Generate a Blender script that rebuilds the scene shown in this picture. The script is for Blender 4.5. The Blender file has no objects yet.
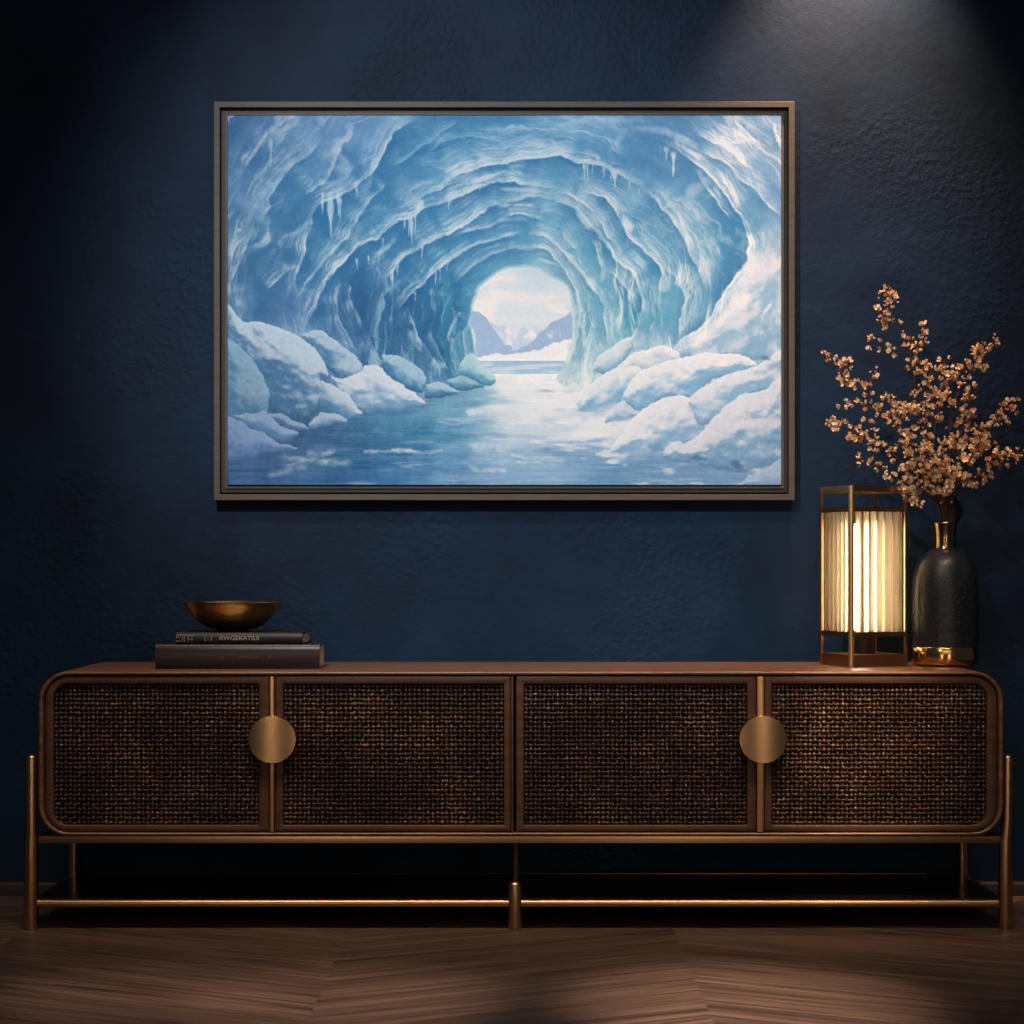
# ---------------------------------------------------------------- the ice cave picture
import numpy as np
PX0, PX1, PY0, PY1 = 227.6, 781.2, 115.6, 485.0     # picture area, picture units
def paint_ice_cave(S=1.5):
    W = int(round((PX1-PX0)*S)); H = int(round((PY1-PY0)*S))
    X, Y = np.meshgrid(PX0+(np.arange(W)+.5)/S, PY0+(np.arange(H)+.5)/S)
    rng = np.random.RandomState(7)
    def vnoise(u, v, seed):
        g = np.random.RandomState(seed).rand(64, 64)
        iu = np.floor(u).astype(int); iv = np.floor(v).astype(int)
        fu = u-iu; fv = v-iv
        fu = fu*fu*(3-2*fu); fv = fv*fv*(3-2*fv)
        a = g[iv % 64, iu % 64]; b = g[iv % 64, (iu+1) % 64]
        c = g[(iv+1) % 64, iu % 64]; d = g[(iv+1) % 64, (iu+1) % 64]
        return (a*(1-fu)+b*fu)*(1-fv)+(c*(1-fu)+d*fu)*fv
    def fbm(u, v, seed, o=4, g=.5):
        t = 0; a = 1; s = 0
        for k in range(o):
            t = t+a*vnoise(u*2**k+k*7.3, v*2**k+k*3.1, seed+k); s += a; a *= g
        return t/s-.5
    def spline(P, n=10):
        P = np.array(P, float)
        Q = np.vstack([2*P[0]-P[1], P, 2*P[-1]-P[-2]]); out = []
        t = np.linspace(0, 1, n, endpoint=False)[:, None]
        for i in range(1, len(Q)-2):
            p0, p1, p2, p3 = Q[i-1], Q[i], Q[i+1], Q[i+2]
            out.append(.5*(2*p1+(p2-p0)*t+(2*p0-5*p1+4*p2-p3)*t*t+(3*p1-p0-3*p2+p3)*t**3))
        return np.vstack(out+[P[-1:]])
    def sm(a, b, x):
        t = np.clip((x-a)/(b-a), 0, 1); return t*t*(3-2*t)
    def win(P, m):
        x0 = int(max(0, (P[:, 0].min()-m-PX0)*S)); x1 = int(min(W, (P[:, 0].max()+m-PX0)*S+2))
        y0 = int(max(0, (P[:, 1].min()-m-PY0)*S)); y1 = int(min(H, (P[:, 1].max()+m-PY0)*S+2))
        return slice(y0, max(y0, y1)), slice(x0, max(x0, x1))
    def dist(P, x, y):                                # distance, side and run along a polyline
        best = np.full(x.shape, 1e9); side = np.zeros(x.shape); par = np.zeros(x.shape)
        L = np.r_[0, np.cumsum(np.hypot(*np.diff(P, axis=0).T))]
        for i in range(len(P)-1):
            dx, dy = P[i+1]-P[i]; l2 = dx*dx+dy*dy+1e-9
            t = np.clip(((x-P[i, 0])*dx+(y-P[i, 1])*dy)/l2, 0, 1)
            ex = x-P[i, 0]-t*dx; ey = y-P[i, 1]-t*dy
            d = ex*ex+ey*ey; m = d < best
            best = np.where(m, d, best); side = np.where(m, np.sign(dx*ey-dy*ex), side)
            par = np.where(m, (L[i]+t*np.sqrt(l2)), par)
        return np.sqrt(best), side, par, L[-1]
    def inside(P, x, y):
        r = np.zeros(x.shape, bool)
        for i in range(len(P)):
            xa, ya = P[i]; xb, yb = P[(i+1) % len(P)]
            if ya == yb: continue
            c = ((ya > y) != (yb > y)) & (x < (xb-xa)*(y-ya)/(yb-ya)+xa)
            r ^= c
        return r
    def mix(c0, c1, a):
        return c0*(1-a[..., None])+np.asarray(c1, float)*a[..., None]
    # broad colours
    gx = np.array([228, 283, 338, 393, 448, 503, 560, 600, 645, 690, 735, 781.])
    gy = np.array([115, 150, 190, 230, 270, 310, 350, 390, 430, 485.])
    G = np.array([
     [(80,125,175),(98,142,190),(105,150,198),(112,158,203),(85,145,190),(90,150,195),(100,158,202),(110,162,205),(108,158,203),(85,138,186),(90,140,190),(110,152,198)],
     [(85,130,180),(92,138,186),(112,156,202),(82,146,190),(82,147,190),(108,165,205),(122,174,212),(112,168,208),(100,155,200),(98,152,197),(112,158,203),(100,145,190)],
     [(92,138,186),(84,138,183),(92,148,193),(82,142,187),(104,164,204),(122,178,214),(112,172,208),(105,165,203),(112,168,208),(108,164,204),(98,152,197),(112,158,205)],
     [(80,125,170),(76,130,172),(72,132,176),(88,148,190),(92,156,198),(104,168,208),(116,176,212),(110,172,206),(105,168,205),(112,168,206),(85,150,192),(120,165,206)],
     [(78,122,168),(72,122,166),(66,121,166),(72,130,174),(74,142,184),(120,180,210),(150,198,220),(130,188,213),(104,170,204),(110,168,204),(92,154,195),(124,168,208)],
     [(85,130,175),(84,128,174),(68,114,160),(62,114,158),(72,138,178),(120,175,205),(165,208,222),(125,185,208),(92,164,196),(118,172,205),(132,176,210),(125,166,207)],
     [(110,155,195),(130,168,205),(100,142,184),(58,108,152),(68,132,168),(150,190,215),(172,208,222),(140,190,210),(150,190,215),(170,198,224),(140,180,214),(130,170,210)],
     [(95,140,185),(85,130,175),(110,150,192),(105,150,188),(92,148,184),(215,228,238),(205,222,234),(170,204,224),(160,196,222),(168,196,222),(150,188,218),(150,185,215)],
     [(100,138,188),(74,110,156),(72,116,162),(76,130,170),(110,160,195),(190,210,230),(196,213,231),(180,203,227),(150,182,214),(140,175,210),(145,178,213),(130,168,208)],
     [(68,110,162),(62,108,156),(58,106,156),(60,115,165),(105,152,197),(132,172,212),(128,168,210),(108,152,197),(100,148,192),(108,152,197),(118,158,205),(125,165,210)]], float)
    ix = np.clip(np.searchsorted(gx, X[0])-1, 0, len(gx)-2); fx = np.clip((X[0]-gx[ix])/(gx[ix+1]-gx[ix]), 0, 1)
    iy = np.clip(np.searchsorted(gy, Y[:, 0])-1, 0, len(gy)-2); fy = np.clip((Y[:, 0]-gy[iy])/(gy[iy+1]-gy[iy]), 0, 1)
    fx = fx*fx*(3-2*fx); fy = fy*fy*(3-2*fy)
    Gx = G[:, ix]*(1-fx)[None, :, None]+G[:, ix+1]*fx[None, :, None]
    C = Gx[iy]*(1-fy)[:, None, None]+Gx[iy+1]*fy[:, None, None]
    # swirling ice: noise drawn out along the arcs round the far mouth
    cx, cy = 522., 335.
    wx = fbm(X/60, Y/60, 11)*34; wy = fbm(X/60, Y/60, 21)*34
    dx = (X+wx-cx); dy = (Y+wy-cy)*1.12
    r = np.hypot(dx, dy); th = np.arctan2(dy, dx); lr = np.log(r+8)
    n1 = fbm(th*2.2+9, lr*7, 31, 5); n2 = fbm(th*5+40, lr*26, 41, 4, .6)
    n3 = fbm(X/14, Y/14, 51, 4)
    C = C+(n1*62+n2*30+n3*16)[..., None]*np.array([1., .85, .62])
    rid = 1-np.abs(fbm(th*3.2+3, lr*13+n3*.7, 61, 4))*9
    pat = sm(-.06, .16, fbm(X/46+7, Y/46, 66, 3))
    C = mix(C, (214, 230, 244), np.clip(sm(.25, 1, rid)*.55*pat*sm(50, 90, r), 0, 1))
    sw = fbm(th*5+61, lr*52, 75, 4, .65)
    C = mix(C, (220, 234, 246), sm(.1, .34, sw)*.6*sm(-.1, .2, n1+.1*sm(300, 180, Y)+.05*sm(520, 640, X)-.02))
    rid = 1-np.abs(fbm(th*6+33, lr*30, 71, 3))*8
    C = mix(C, (222, 236, 246), sm(.4, 1, rid)*.26*sm(.0, .2, n1+.08))
    rid = 1-np.abs(fbm(X/26+n1*2, Y/40, 81, 4))*11
    C = mix(C, (60, 112, 160), sm(.5, 1, rid)*.16)
    streak = .5+fbm(th*10+5, lr*46, 91, 3, .6)*1.5     # breaks highlights up along the arcs
    grain = .5+fbm(X/5, Y/7, 95, 3)*1.5
    # ridges: bright lip on one side, deep blue hollow on the other.  (points, lip strength, lip width, hollow strength, hollow width, hollow side)
    def ridge(P, ls=.8, lw=4, ds=.5, dw=16, sd=1, lip=(228, 238, 247), deep=(48, 112, 164)):
        nonlocal C
        P = spline(P, 7); m = max(lw*3.2, dw*2.2)
        w = win(P, m)
        x, y = X[w], Y[w]
        if x.size == 0: return
        jx = fbm(x/9, y/9, 101, 3)*5; jy = fbm(x/9, y/9, 111, 3)*5
        d, s, t, L = dist(P, x+jx, y+jy)
        f = sm(-.02, .16, t/L)*sm(-.02, .16, 1-t/L)
        endfade = f*np.where((t <= 0) | (t >= L), .35, 1)
        s = s*sd
        k = np.where(s > 0, np.exp(-d/dw)*sm(0, 2.0, d), 0)*ds*endfade*(.75+.5*sm(-.2, .2, n1[w]))
        c = mix(C[w], deep, np.clip(k, 0, 1))
        sd_ = int(abs(P[0, 0]*7+P[0, 1]*3)) % 900
        thin = sm(-.22, .22, fbm(t/15, t*0, 121+sd_, 3))
        wv = lw*(.35+1.0*thin)
        str1 = sm(-.16, .2, fbm(t/17+d/7, d/1.5, 131+sd_, 3, .6))
        core = np.where(s <= 0, np.exp(-(d/(.42*wv+.4))**1.3), np.exp(-(d/.75)**2))*ls*endfade*(.28+.72*thin)
        wide = np.where(s <= 0, np.exp(-(d/(wv*2.3))**1.1), 0)*ls*endfade*str1
        haze = np.where(s <= 0, np.exp(-d/(wv*3.2)), 0)*ls*endfade*.34
        c = mix(c, (176, 210, 234), np.clip(haze, 0, 1))
        C[w] = mix(c, lip, np.clip(np.maximum(core, wide), 0, 1))
    def blotch(x0, y0, rx, ry, col, a, ang=0, seed=5):
        nonlocal C
        P = np.array([[x0-rx-ry, y0-rx-ry], [x0+rx+ry, y0+rx+ry]]); w = win(P, 8)
        x, y = X[w]-x0, Y[w]-y0; ca, sa = np.cos(ang), np.sin(ang)
        u = (x*ca+y*sa)/rx; v = (-x*sa+y*ca)/ry
        q = np.hypot(u, v)+fbm(X[w]/9, Y[w]/9, seed, 4)*1.3
        C[w] = mix(C[w], col, sm(1.05, .25, q)*a)
    # hollows and pale masses first
    for b in [(322,236,14,32,(62,124,172),.75,.25),(352,262,12,26,(66,122,170),.5,.5),(405,165,26,16,(84,148,193),.6,-.5),
              (425,140,34,14,(78,144,190),.6,-.5),(300,190,24,17,(76,134,182),.65,-.8),(330,305,12,30,(60,108,154),.75,.3),
              (352,300,7,24,(62,110,156),.6,0),(395,330,16,36,(56,106,152),.8,.15),(410,272,22,18,(70,138,182),.6,-.7),
              (440,340,12,30,(60,124,164),.6,.1),(425,300,16,16,(62,124,168),.55,-.6),(375,300,7,24,(66,112,160),.55,.2),
              (468,240,30,13,(80,152,194),.7,-.3),(470,212,22,9,(78,148,192),.6,-.35),(530,215,34,10,(92,160,202),.65,.05),
              (540,172,44,12,(94,158,200),.6,.05),(610,180,30,12,(92,158,200),.6,.5),(628,226,16,9,(96,162,202),.5,.8),
              (730,255,16,32,(80,148,190),.8,.1),(655,300,12,26,(86,158,192),.75,.1),(630,316,9,22,(72,150,188),.85,.1),
              (660,286,9,14,(84,154,192),.6,.6),(705,325,16,22,(112,166,204),.6,.2),(757,170,20,24,(100,150,198),.5,.6),
              (768,250,10,60,(118,164,206),.6,0),(265,285,20,26,(70,118,164),.65,-.3),(285,305,20,16,(72,116,164),.7,0),
              (250,140,18,18,(86,130,180),.5,-.7),(246,205,14,10,(140,175,214),.5,.9),(262,208,12,20,(120,162,206),.5,.3),
              (585,250,10,20,(118,182,210),.6,.3),(590,320,14,36,(150,202,218),.6,.05),(693,190,15,8,(200,220,240),.7,-.4),
              (742,292,20,11,(206,222,240),.8,-.9),(748,258,9,22,(190,212,236),.6,-.1),(395,122,22,7,(130,172,214),.7,-.5),
              (372,148,22,9,(136,174,216),.7,-.9),(345,128,24,8,(112,156,204),.5,-.9),(620,120,30,5,(156,192,222),.6,.05),
              (650,129,24,5,(170,200,228),.6,.1),(575,122,26,4,(166,198,226),.6,-.2),(560,148,28,5,(160,196,226),.6,.1),
              (705,165,9,26,(150,190,224),.6,-.7),(478,180,26,5,(186,214,236),.55,-.3),(682,140,30,6,(160,194,226),.6,.5)]:
        blotch(*b)
    R = ridge
    R([(271,130),(262,144),(252,158),(247,168)],.4,4,.35,14,-1)
    R([(323,139),(307,157),(293,165),(280,182),(270,199),(268,209),(262,221)],.5,6,.5,16,-1)
    R([(345,143),(335,163),(327,178),(304,197)],.5,5,.5,16,-1)
    R([(252,233),(244,252),(238,266),(232,284)],.4,4,.4,16,-1)
    R([(418,116),(398,130),(391,139),(383,153),(373,171),(364,178),(345,193),(319,205),(312,221),(307,239),(300,264),(295,282),(297,296)],.8,3.6,.75,17,-1)
    R([(350,222),(348,236),(337,248),(321,267),(307,282),(297,299)],.7,2.2,.35,10,-1)
    R([(387,183),(373,198),(362,212),(352,226)],.6,2.4,.35,10,-1)
    R([(300,264),(285,272),(268,290)],.55,3,.3,12,-1)
    R([(460,119),(440,135),(420,148),(408,158),(390,166)],.35,3,.4,12,-1)
    R([(505,143),(490,139),(465,137),(445,142),(425,154)],.35,3,.45,12,-1)
    R([(437,182),(420,186),(406,195),(395,203)],.5,2.5,.3,8,-1)
    R([(645,189),(628,180),(614,172),(594,164),(576,162),(558,156),(525,159),(505,163),(477,167),(454,177),(440,188),(424,196),(417,212)],.9,5,.7,15,-1)
    R([(645,188),(659,205),(672,220),(682,234),(689,250),(697,266),(704,285),(707,292)],.95,4.2,.6,18,1)
    R([(651,184),(662,196),(672,208),(682,222),(687,236)],.5,2,.2,6,1)
    R([(560,189),(535,186),(505,181),(491,183),(480,187),(466,194),(447,200),(424,208),(413,216),(400,220),(390,228),(378,238),(358,247),(345,260),(334,271),(323,287),(315,307),(308,322),(303,336)],.85,5,.75,17,-1)
    R([(576,190),(590,194),(609,201),(618,212),(625,231),(633,242),(645,250),(656,262),(664,276),(670,287)],.9,4,.6,15,1)
    R([(551,200),(537,197),(523,199),(505,203),(488,208),(472,220),(454,231),(437,238),(420,248),(406,256),(398,266),(386,279),(383,290)],.9,4.6,.75,15,-1)
    R([(551,199),(571,206),(582,215),(592,227),(603,242),(610,251),(618,262),(631,272),(639,287),(643,306),(639,326)],1,5,.6,15,1)
    R([(560,190),(573,198),(587,206),(599,219),(606,235),(615,246)],.85,3.5,.3,8,1)
    R([(530,220),(505,221),(488,227),(470,231),(458,236)],.6,3,.35,9,-1)
    R([(525,234),(505,237),(488,242),(476,246),(461,253),(450,260),(439,268),(425,282),(410,293),(403,304),(398,311)],.9,4,.75,13,-1)
    R([(525,234),(546,237),(558,246),(567,256),(576,267),(587,282),(599,297),(605,312),(606,334),(610,346)],1,4.6,.5,13,1)
    R([(505,216),(525,215),(545,221)],.75,3,.3,8,1)
    R([(560,232),(570,243),(578,252)],.6,2.4,.3,7,1)
    R([(540,250),(515,249),(495,253),(478,261),(466,272),(456,284)],.55,3.4,.4,9,-1)
    R([(525,246),(545,250),(558,262),(568,276),(578,300),(577,326)],.8,3.6,.3,8,1)
    R([(663,141),(686,156),(702,169),(719,186),(730,202),(743,224),(749,243),(746,262),(733,280),(721,295),(713,312),(700,328),(679,342),(670,358)],1,4.8,.7,22,1)
    R([(695,170),(705,186),(719,204),(731,221)],.75,3,.3,9,1)
    R([(693,129),(708,139),(732,152),(746,167),(763,184)],.75,4,.3,10,1)
    R([(700,150),(727,165),(738,178),(754,189),(768,204),(781,217)],.7,3.4,.55,15,1)
    R([(770,122),(776,136),(781,152)],.6,4,.3,8,1)
    R([(718,172),(726,186),(735,200),(738,212)],.7,3,.2,6,1)
    for q in [(705,272,7,26,(196,218,238),.6,-.2,51),(664,284,9,12,(206,226,242),.7,.3,52),(628,226,12,5,(216,232,245),.85,1.1,53),(640,262,14,5,(190,216,236),.6,.9,54),(585,222,16,4,(214,230,244),.7,.9,55),(600,262,12,4,(200,224,238),.6,1.,56),(530,158,26,3,(206,226,242),.8,-.1,57),(485,178,26,3,(208,226,242),.8,-.3,58),(450,196,18,4,(200,222,240),.7,-.5,59),(520,205,20,3,(206,226,242),.7,0,60),(548,262,16,3,(200,224,236),.6,.3,61),(520,190,26,2.5,(196,220,240),.6,.05,62),(690,152,20,4,(212,228,244),.7,.6,63),(730,150,24,4,(186,210,236),.6,.6,64),(420,206,9,5,(206,224,242),.8,-1,65),(388,246,16,4,(190,214,236),.6,-.8,66)]:
        blotch(*q)
    # pillars of the left wall
    R([(343,282),(337,298),(338,315),(345,331),(356,350)],.7,3.4,.55,10,-1,deep=(52,100,148))
    R([(349,284),(352,301),(360,317),(363,330)],.6,3,.5,9,-1,deep=(54,102,150))
    R([(383,288),(384,304),(377,326),(373,335)],.4,2.6,.6,12,-1,deep=(54,104,150))
    R([(365,331),(373,347),(384,366)],.8,3.6,.5,9,-1,deep=(54,104,150))
    R([(408,306),(412,318),(418,337),(427,350),(438,366)],.75,3,.5,9,-1,deep=(52,108,152))
    R([(430,330),(434,340),(440,354),(448,370)],.75,2.6,.4,8,-1,deep=(52,112,156))
    R([(432,286),(431,300),(433,313)],.6,2.4,.3,6,1)
    R([(421,302),(422,312),(422,322)],.4,2,.3,6,1)
    R([(460,310),(450,326),(444,341)],.6,2.6,.4,8,1)
    R([(470,303),(471,317),(463,334),(466,353),(461,369)],.6,3,.35,7,1,lip=(196,226,238))
    R([(475,292),(473,306),(472,322),(474,338),(476,354)],.75,3,.3,7,1,lip=(210,236,244))
    R([(452,336),(450,352),(458,372)],.5,2.4,.3,7,1,lip=(180,216,232))
    # pillars of the right wall
    R([(592,240),(599,257),(601,275),(599,284)],.7,3,.35,8,1)
    R([(609,270),(624,285),(632,298),(636,313)],.8,3,.4,10,1)
    R([(639,324),(631,337),(617,345)],.7,3,.5,10,1,deep=(70,150,190))
    R([(574,290),(581,303),(578,326),(575,345),(568,366)],.75,4,.2,8,-1,lip=(220,238,244))
    R([(586,300),(592,318),(588,340),(582,366)],.55,3,.3,9,1,lip=(206,230,238))
    R([(668,268),(676,280),(685,300),(679,319),(679,340)],.85,3.6,.5,12,1,deep=(74,150,190))
    R([(680,262),(678,274),(673,286)],.95,6,.2,6,1)
    R([(696,284),(691,306),(686,326)],.6,3.4,.3,10,1)
    R([(650,284),(655,298),(660,312)],.5,3,.3,8,1)
    R([(698,238),(700,258),(699,276)],.6,3.4,.2,8,1)
    R([(776,298),(766,308),(758,322)],.8,3,.3,8,-1)
    R([(733,285),(738,300),(728,316),(716,330),(706,348)],.7,4,.2,7,-1)
    # fluted columns low on both walls
    fl_ = fbm(X/4.6+n1*3, Y/46, 701, 4, .6); fl2 = fbm(X/9+n1*4, Y/60+3, 711, 3)
    ml = sm(318, 345, X)*sm(480, 462, X)*sm(262, 315, Y+fbm(X/14, Y/14, 721, 2)*40)
    mr = sm(566, 580, X)*sm(745, 715, X)*sm(238, 285, Y+fbm(X/14, Y/14, 731, 2)*40)
    for mk, hi, lo, ah, al in ((ml, (132, 182, 212), (50, 98, 146), .62, .55), (mr, (222, 238, 245), (104, 172, 206), .75, .45)):
        C = mix(C, lo, sm(.02, .26, -fl2)*mk*al); C = mix(C, hi, sm(.07, .30, fl_+fl2*.5)*mk*ah)
    # icicles
    def icicle(x0, y0, w_, l_, a=.75, col=(176, 208, 234)):
        nonlocal C
        w = win(np.array([[x0-w_, y0], [x0+w_, y0+l_]]), 2)
        x, y = X[w], Y[w]; v = (y-y0)/l_
        hw = w_*np.clip(1-v, 0, 1)**.8*(.8+.3*np.sin(v*9+x0))
        k = sm(hw+.7, hw-.6, np.abs(x-x0-np.sin(v*3+x0)*.4))*((v > -.05) & (v < 1))*a*sm(-.08, .15, v)
        c = mix(C[w], col, np.clip(k, 0, 1))
        k2 = np.exp(-((x-x0+.2*w_)/(w_*.35+.3))**2)*k*.5
        C[w] = mix(c, (226, 238, 248), np.clip(k2, 0, 1))
    for a in [(331,192,4.4,46),(323,192,2,22),(338.5,192,2.6,24),(340.5,198,1.4,22),(271,138,2.2,30,.5),(357,187,1.6,10,.6),(412,212,2.4,34),(409,213,1.5,24),(415,212,1.4,22),(405,218,1.2,12),
              (449,199,1.2,11),(451,198,.9,8),(584,163,2,17),(587.6,163,1.3,18),(592.5,163,1,12,.6),(603.5,167,1.3,12),(614.5,170,3.2,18,.9),(611,170,1.4,12),(629,181,1.3,10,.6),(639,188,1,9,.5),
              (673,152,2.6,26,.85),(666,147,3,14,.5),(393,270,1.6,17),(391,270,1.1,12),(398,262,1.2,14,.6),(422,246,1.4,13),(383,238,1.2,10,.5),(369,255,1.3,10,.6),(436,272,1.3,14,.6),(440,268,1,12,.5),(415,292,1,9,.6),(447,262,1.2,10,.4),(357,258,1.4,12,.6),(480,186,1,7,.4)]:
        icicle(*a)
    # the far mouth: sky, hills, water
    O = spline([(472,311),(476,297),(479,289),(488,280),(502,270.5),(513,268),(532,267.7),(541,272),(551,278),(561,282),(568,289),(571.5,306),(572.5,326),(572,339),(568.5,345),(567,356),(561,369),(552,384),(540,392),(505,392),(496,382),(489,370),(480,361),(476.5,356),(476,344),(475,334),(470,322)], 5)
    w = win(O, 4); x, y = X[w], Y[w]
    d, _, _, _ = dist(np.vstack([O, O[:1]]), x+fbm(x/5, y/5, 301, 3)*1.6, y); ins = inside(O, x+fbm(x/5, y/5, 301, 3)*1.6, y)
    sky = np.zeros(x.shape+(3,))+np.array((220, 232, 243.))
    sky = mix(sky, (206, 224, 242), sm(300, 272, y)*sm(500, 530, x))
    sky = mix(sky, (240, 241, 246), sm(-.1, .2, fbm(x/34, y/9, 311, 4)+.18*sm(330, 300, y)*sm(545, 485, x)-.05))
    sky = mix(sky, (196, 216, 238), sm(.05, .3, fbm(x/30+5, y/8, 321, 4))*.5)
    def hill(pts, col, snow, seed, top=(236, 240, 248)):
        nonlocal sky
        P = spline(pts, 6); hy = np.interp(x[0], P[:, 0], P[:, 1], left=999, right=999)[None, :]+fbm(x/6, y*0, seed, 3)*5
        m = sm(-.4, .5, y-hy)
        t = fbm(x/9+y/14, y/11-x/18, seed+5, 4)
        c = mix(np.zeros(x.shape+(3,))+np.array(col, float), top, sm(snow, snow+.22, t))
        sky = sky*(1-m[..., None])+c*m[..., None]
    hill([(466,330),(490,324),(505,327),(515,329),(527,327),(540,329),(556,322),(580,326)], (196,214,238), -.05, 331)
    hill([(466,309),(474,311),(482,315),(490,323),(497,333),(503,342),(512,347)], (160,190,228), .12, 341, (204,220,242))
    hill([(510,351),(522,347),(532,341),(541,332),(550,323),(560,318),(567,313),(576,306)], (158,186,226), .1, 351, (214,226,244))
    hill([(476,356),(500,354),(530,351),(548,346),(562,341),(578,337)], (236,241,248), .2, 361, (205,220,240))
    wat = mix(np.zeros(x.shape+(3,))+np.array((158, 196, 228.)), (196, 218, 238), sm(.0, .3, fbm(x/24, y/2.2, 371, 3)+.1))
    wat = mix(wat, (140, 184, 220), sm(364, 361, y)*.6)
    m = sm(360.2, 361, y); sky = sky*(1-m[..., None])+wat*m[..., None]
    m = np.exp(-((y-359.6)/1)**2)*.9; sky = mix(sky, (246, 248, 252), m)
    sky = mix(sky, (240, 244, 248), sm(372.5, 374.5, y+fbm(x/20, y/3, 381, 2)*2))
    a = np.where(ins, sm(-.8, .6, d), 0)
    C[w] = C[w]*(1-a[..., None])+sky*a[..., None]
    C[w] = mix(C[w], (226, 240, 247), np.exp(-(d/2.4)**2)*(~ins)*.6*(y < 362))
    # floor of ice
    F = np.array([(228,452),(255,448),(300,428),(360,412),(424,399),(470,387),(492,382),(500,374),(552,374),(566,386),(600,396),(640,410),(781,430),(781,486),(228,486)], float)
    ins = inside(F, X, Y); d, _, _, _ = dist(np.vstack([F, F[:1]]), X, Y)
    a = np.where(ins, sm(0, 3, d), 0)
    k = (Y-352.)/60                                     # streaks lie flat and widen towards the viewer
    u = (X-522)/np.maximum(k, .25)
    gx2 = np.array([228, 283, 338, 393, 430, 470, 503, 560, 600, 645, 690, 735, 781.]); 
    rows = [(375,[(90,140,178)]*4+[(120,168,200),(200,220,235),(240,244,248),(240,243,248),(205,222,236)]+[(180,205,226)]*4),
            (395,[(82,128,170)]*4+[(100,150,186),(125,172,202),(215,228,240),(224,233,242),(196,216,233)]+[(170,198,222)]*4),
            (415,[(70,112,156),(70,112,156),(76,124,166),(88,142,180),(96,150,188),(126,172,204),(196,214,232),(206,220,236),(190,210,230),(178,202,226),(165,192,218),(160,188,216),(150,180,212)]),
            (435,[(66,106,152),(66,106,152),(68,112,158),(72,128,170),(78,138,178),(120,168,204),(182,206,229),(184,206,230),(178,203,228),(160,190,219),(150,182,214),(150,182,214),(140,174,210)]),
            (455,[(72,112,162),(72,114,162),(68,116,164),(66,120,168),(80,136,182),(112,160,202),(140,178,214),(134,172,210),(122,164,205),(112,156,200),(118,158,202),(126,164,208),(130,168,210)]),
            (485,[(70,112,166),(72,116,168),(66,116,168),(76,130,180),(100,150,198),(120,164,208),(128,170,212),(128,170,212),(110,156,202),(98,148,192),(112,156,200),(118,160,206),(124,166,210)])]
    ry = np.array([q[0] for q in rows], float); RG = np.array([q[1] for q in rows], float)
    jx = fbm(X/40, Y/6, 401, 3)*50; jy = fbm(X/60, Y/8, 411, 3)*16
    xx = np.clip(X+jx, 228, 780.9); yy = np.clip(Y+jy, 375, 484.9)
    i2 = np.clip(np.searchsorted(gx2, xx.ravel())-1, 0, len(gx2)-2).reshape(xx.shape); f2 = (xx-gx2[i2])/(gx2[i2+1]-gx2[i2])
    j2 = np.clip(np.searchsorted(ry, yy.ravel())-1, 0, len(ry)-2).reshape(yy.shape); g2 = (yy-ry[j2])/(ry[j2+1]-ry[j2])
    f2 = f2[..., None]; g2 = g2[..., None]
    Fl = (RG[j2, i2]*(1-f2)+RG[j2, i2+1]*f2)*(1-g2)+(RG[j2+1, i2]*(1-f2)+RG[j2+1, i2+1]*f2)*g2
    q = fbm(X/36+3, Y/(1.6+1.6*np.clip(k, 0, 2.4)), 421, 4, .6)
    Fl = Fl+q[..., None]*np.array([50, 44, 36.])*(.45+.75*sm(-.2, .25, fbm(X/50, Y/14, 425, 3)))[..., None]
    q = fbm(X/46+13, Y/5.5, 431, 4, .6)
    Fl = mix(Fl, (206, 222, 240), sm(.1, .32, q)*.5*sm(228, 430, X))
    Fl = mix(Fl, (62, 112, 160), sm(-.1, -.34, q)*.4)
    vs = fbm(X/11, Y/160, 441, 3)
    Fl = Fl+(vs*20*sm(520, 420, X)*sm(395, 420, Y))[..., None]
    for (x0, y0, x1, y1, th_, al) in [(284,456,336,463,3.2,.5),(288,466,330,452,2.4,.35),(320,462,350,462,1.8,.45),(272,474,305,467,2.4,.4),(366,452,440,451,1.5,.6),(392,450,410,450,2,.6),(470,412,505,408,3,.8),(474,446,505,449,5,.6),(470,469,505,471,2.6,.5),(310,452,332,451,2.2,.4),(505,405,540,402,2.5,.5),(512,455,560,460,2,.45),(515,461,540,462,1.2,.6),(565,398,600,405,2.5,.5)]:
        L_ = np.array([(x0, y0), (x1, y1)], float); d, _, _, _ = dist(L_, X+fbm(X/8, Y/4, 451, 3)*9, Y+fbm(X/10, Y/5, 455, 3)*6)
        Fl = mix(Fl, (214, 227, 242), np.exp(-(d/th_)**2)*al*np.clip(.4+grain, 0, 1))
    q = fbm(X/20+23, Y/7+9, 481, 5, .6)
    Fl = mix(Fl, (118, 164, 196), sm(.06, .3, q)*.5*sm(270, 380, X)*sm(520, 460, X))
    Fl = mix(Fl, (58, 100, 144), sm(.06, .3, -q)*.45*sm(480, 420, X))
    sn = sm(.02, .2, fbm(X/28+9, Y/7, 461, 4)+.32*sm(500, 600, X)-.3*sm(425, 462, Y)-.02)*sm(470, 520, X)
    Fl = mix(Fl, (220, 229, 240), sn*.75)
    Fl = mix(Fl, (150, 186, 216), sm(.05, .3, fbm(X/22+19, Y/5, 471, 4))*sn*.5)
    C = C*(1-a[..., None])+Fl*a[..., None]
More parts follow.
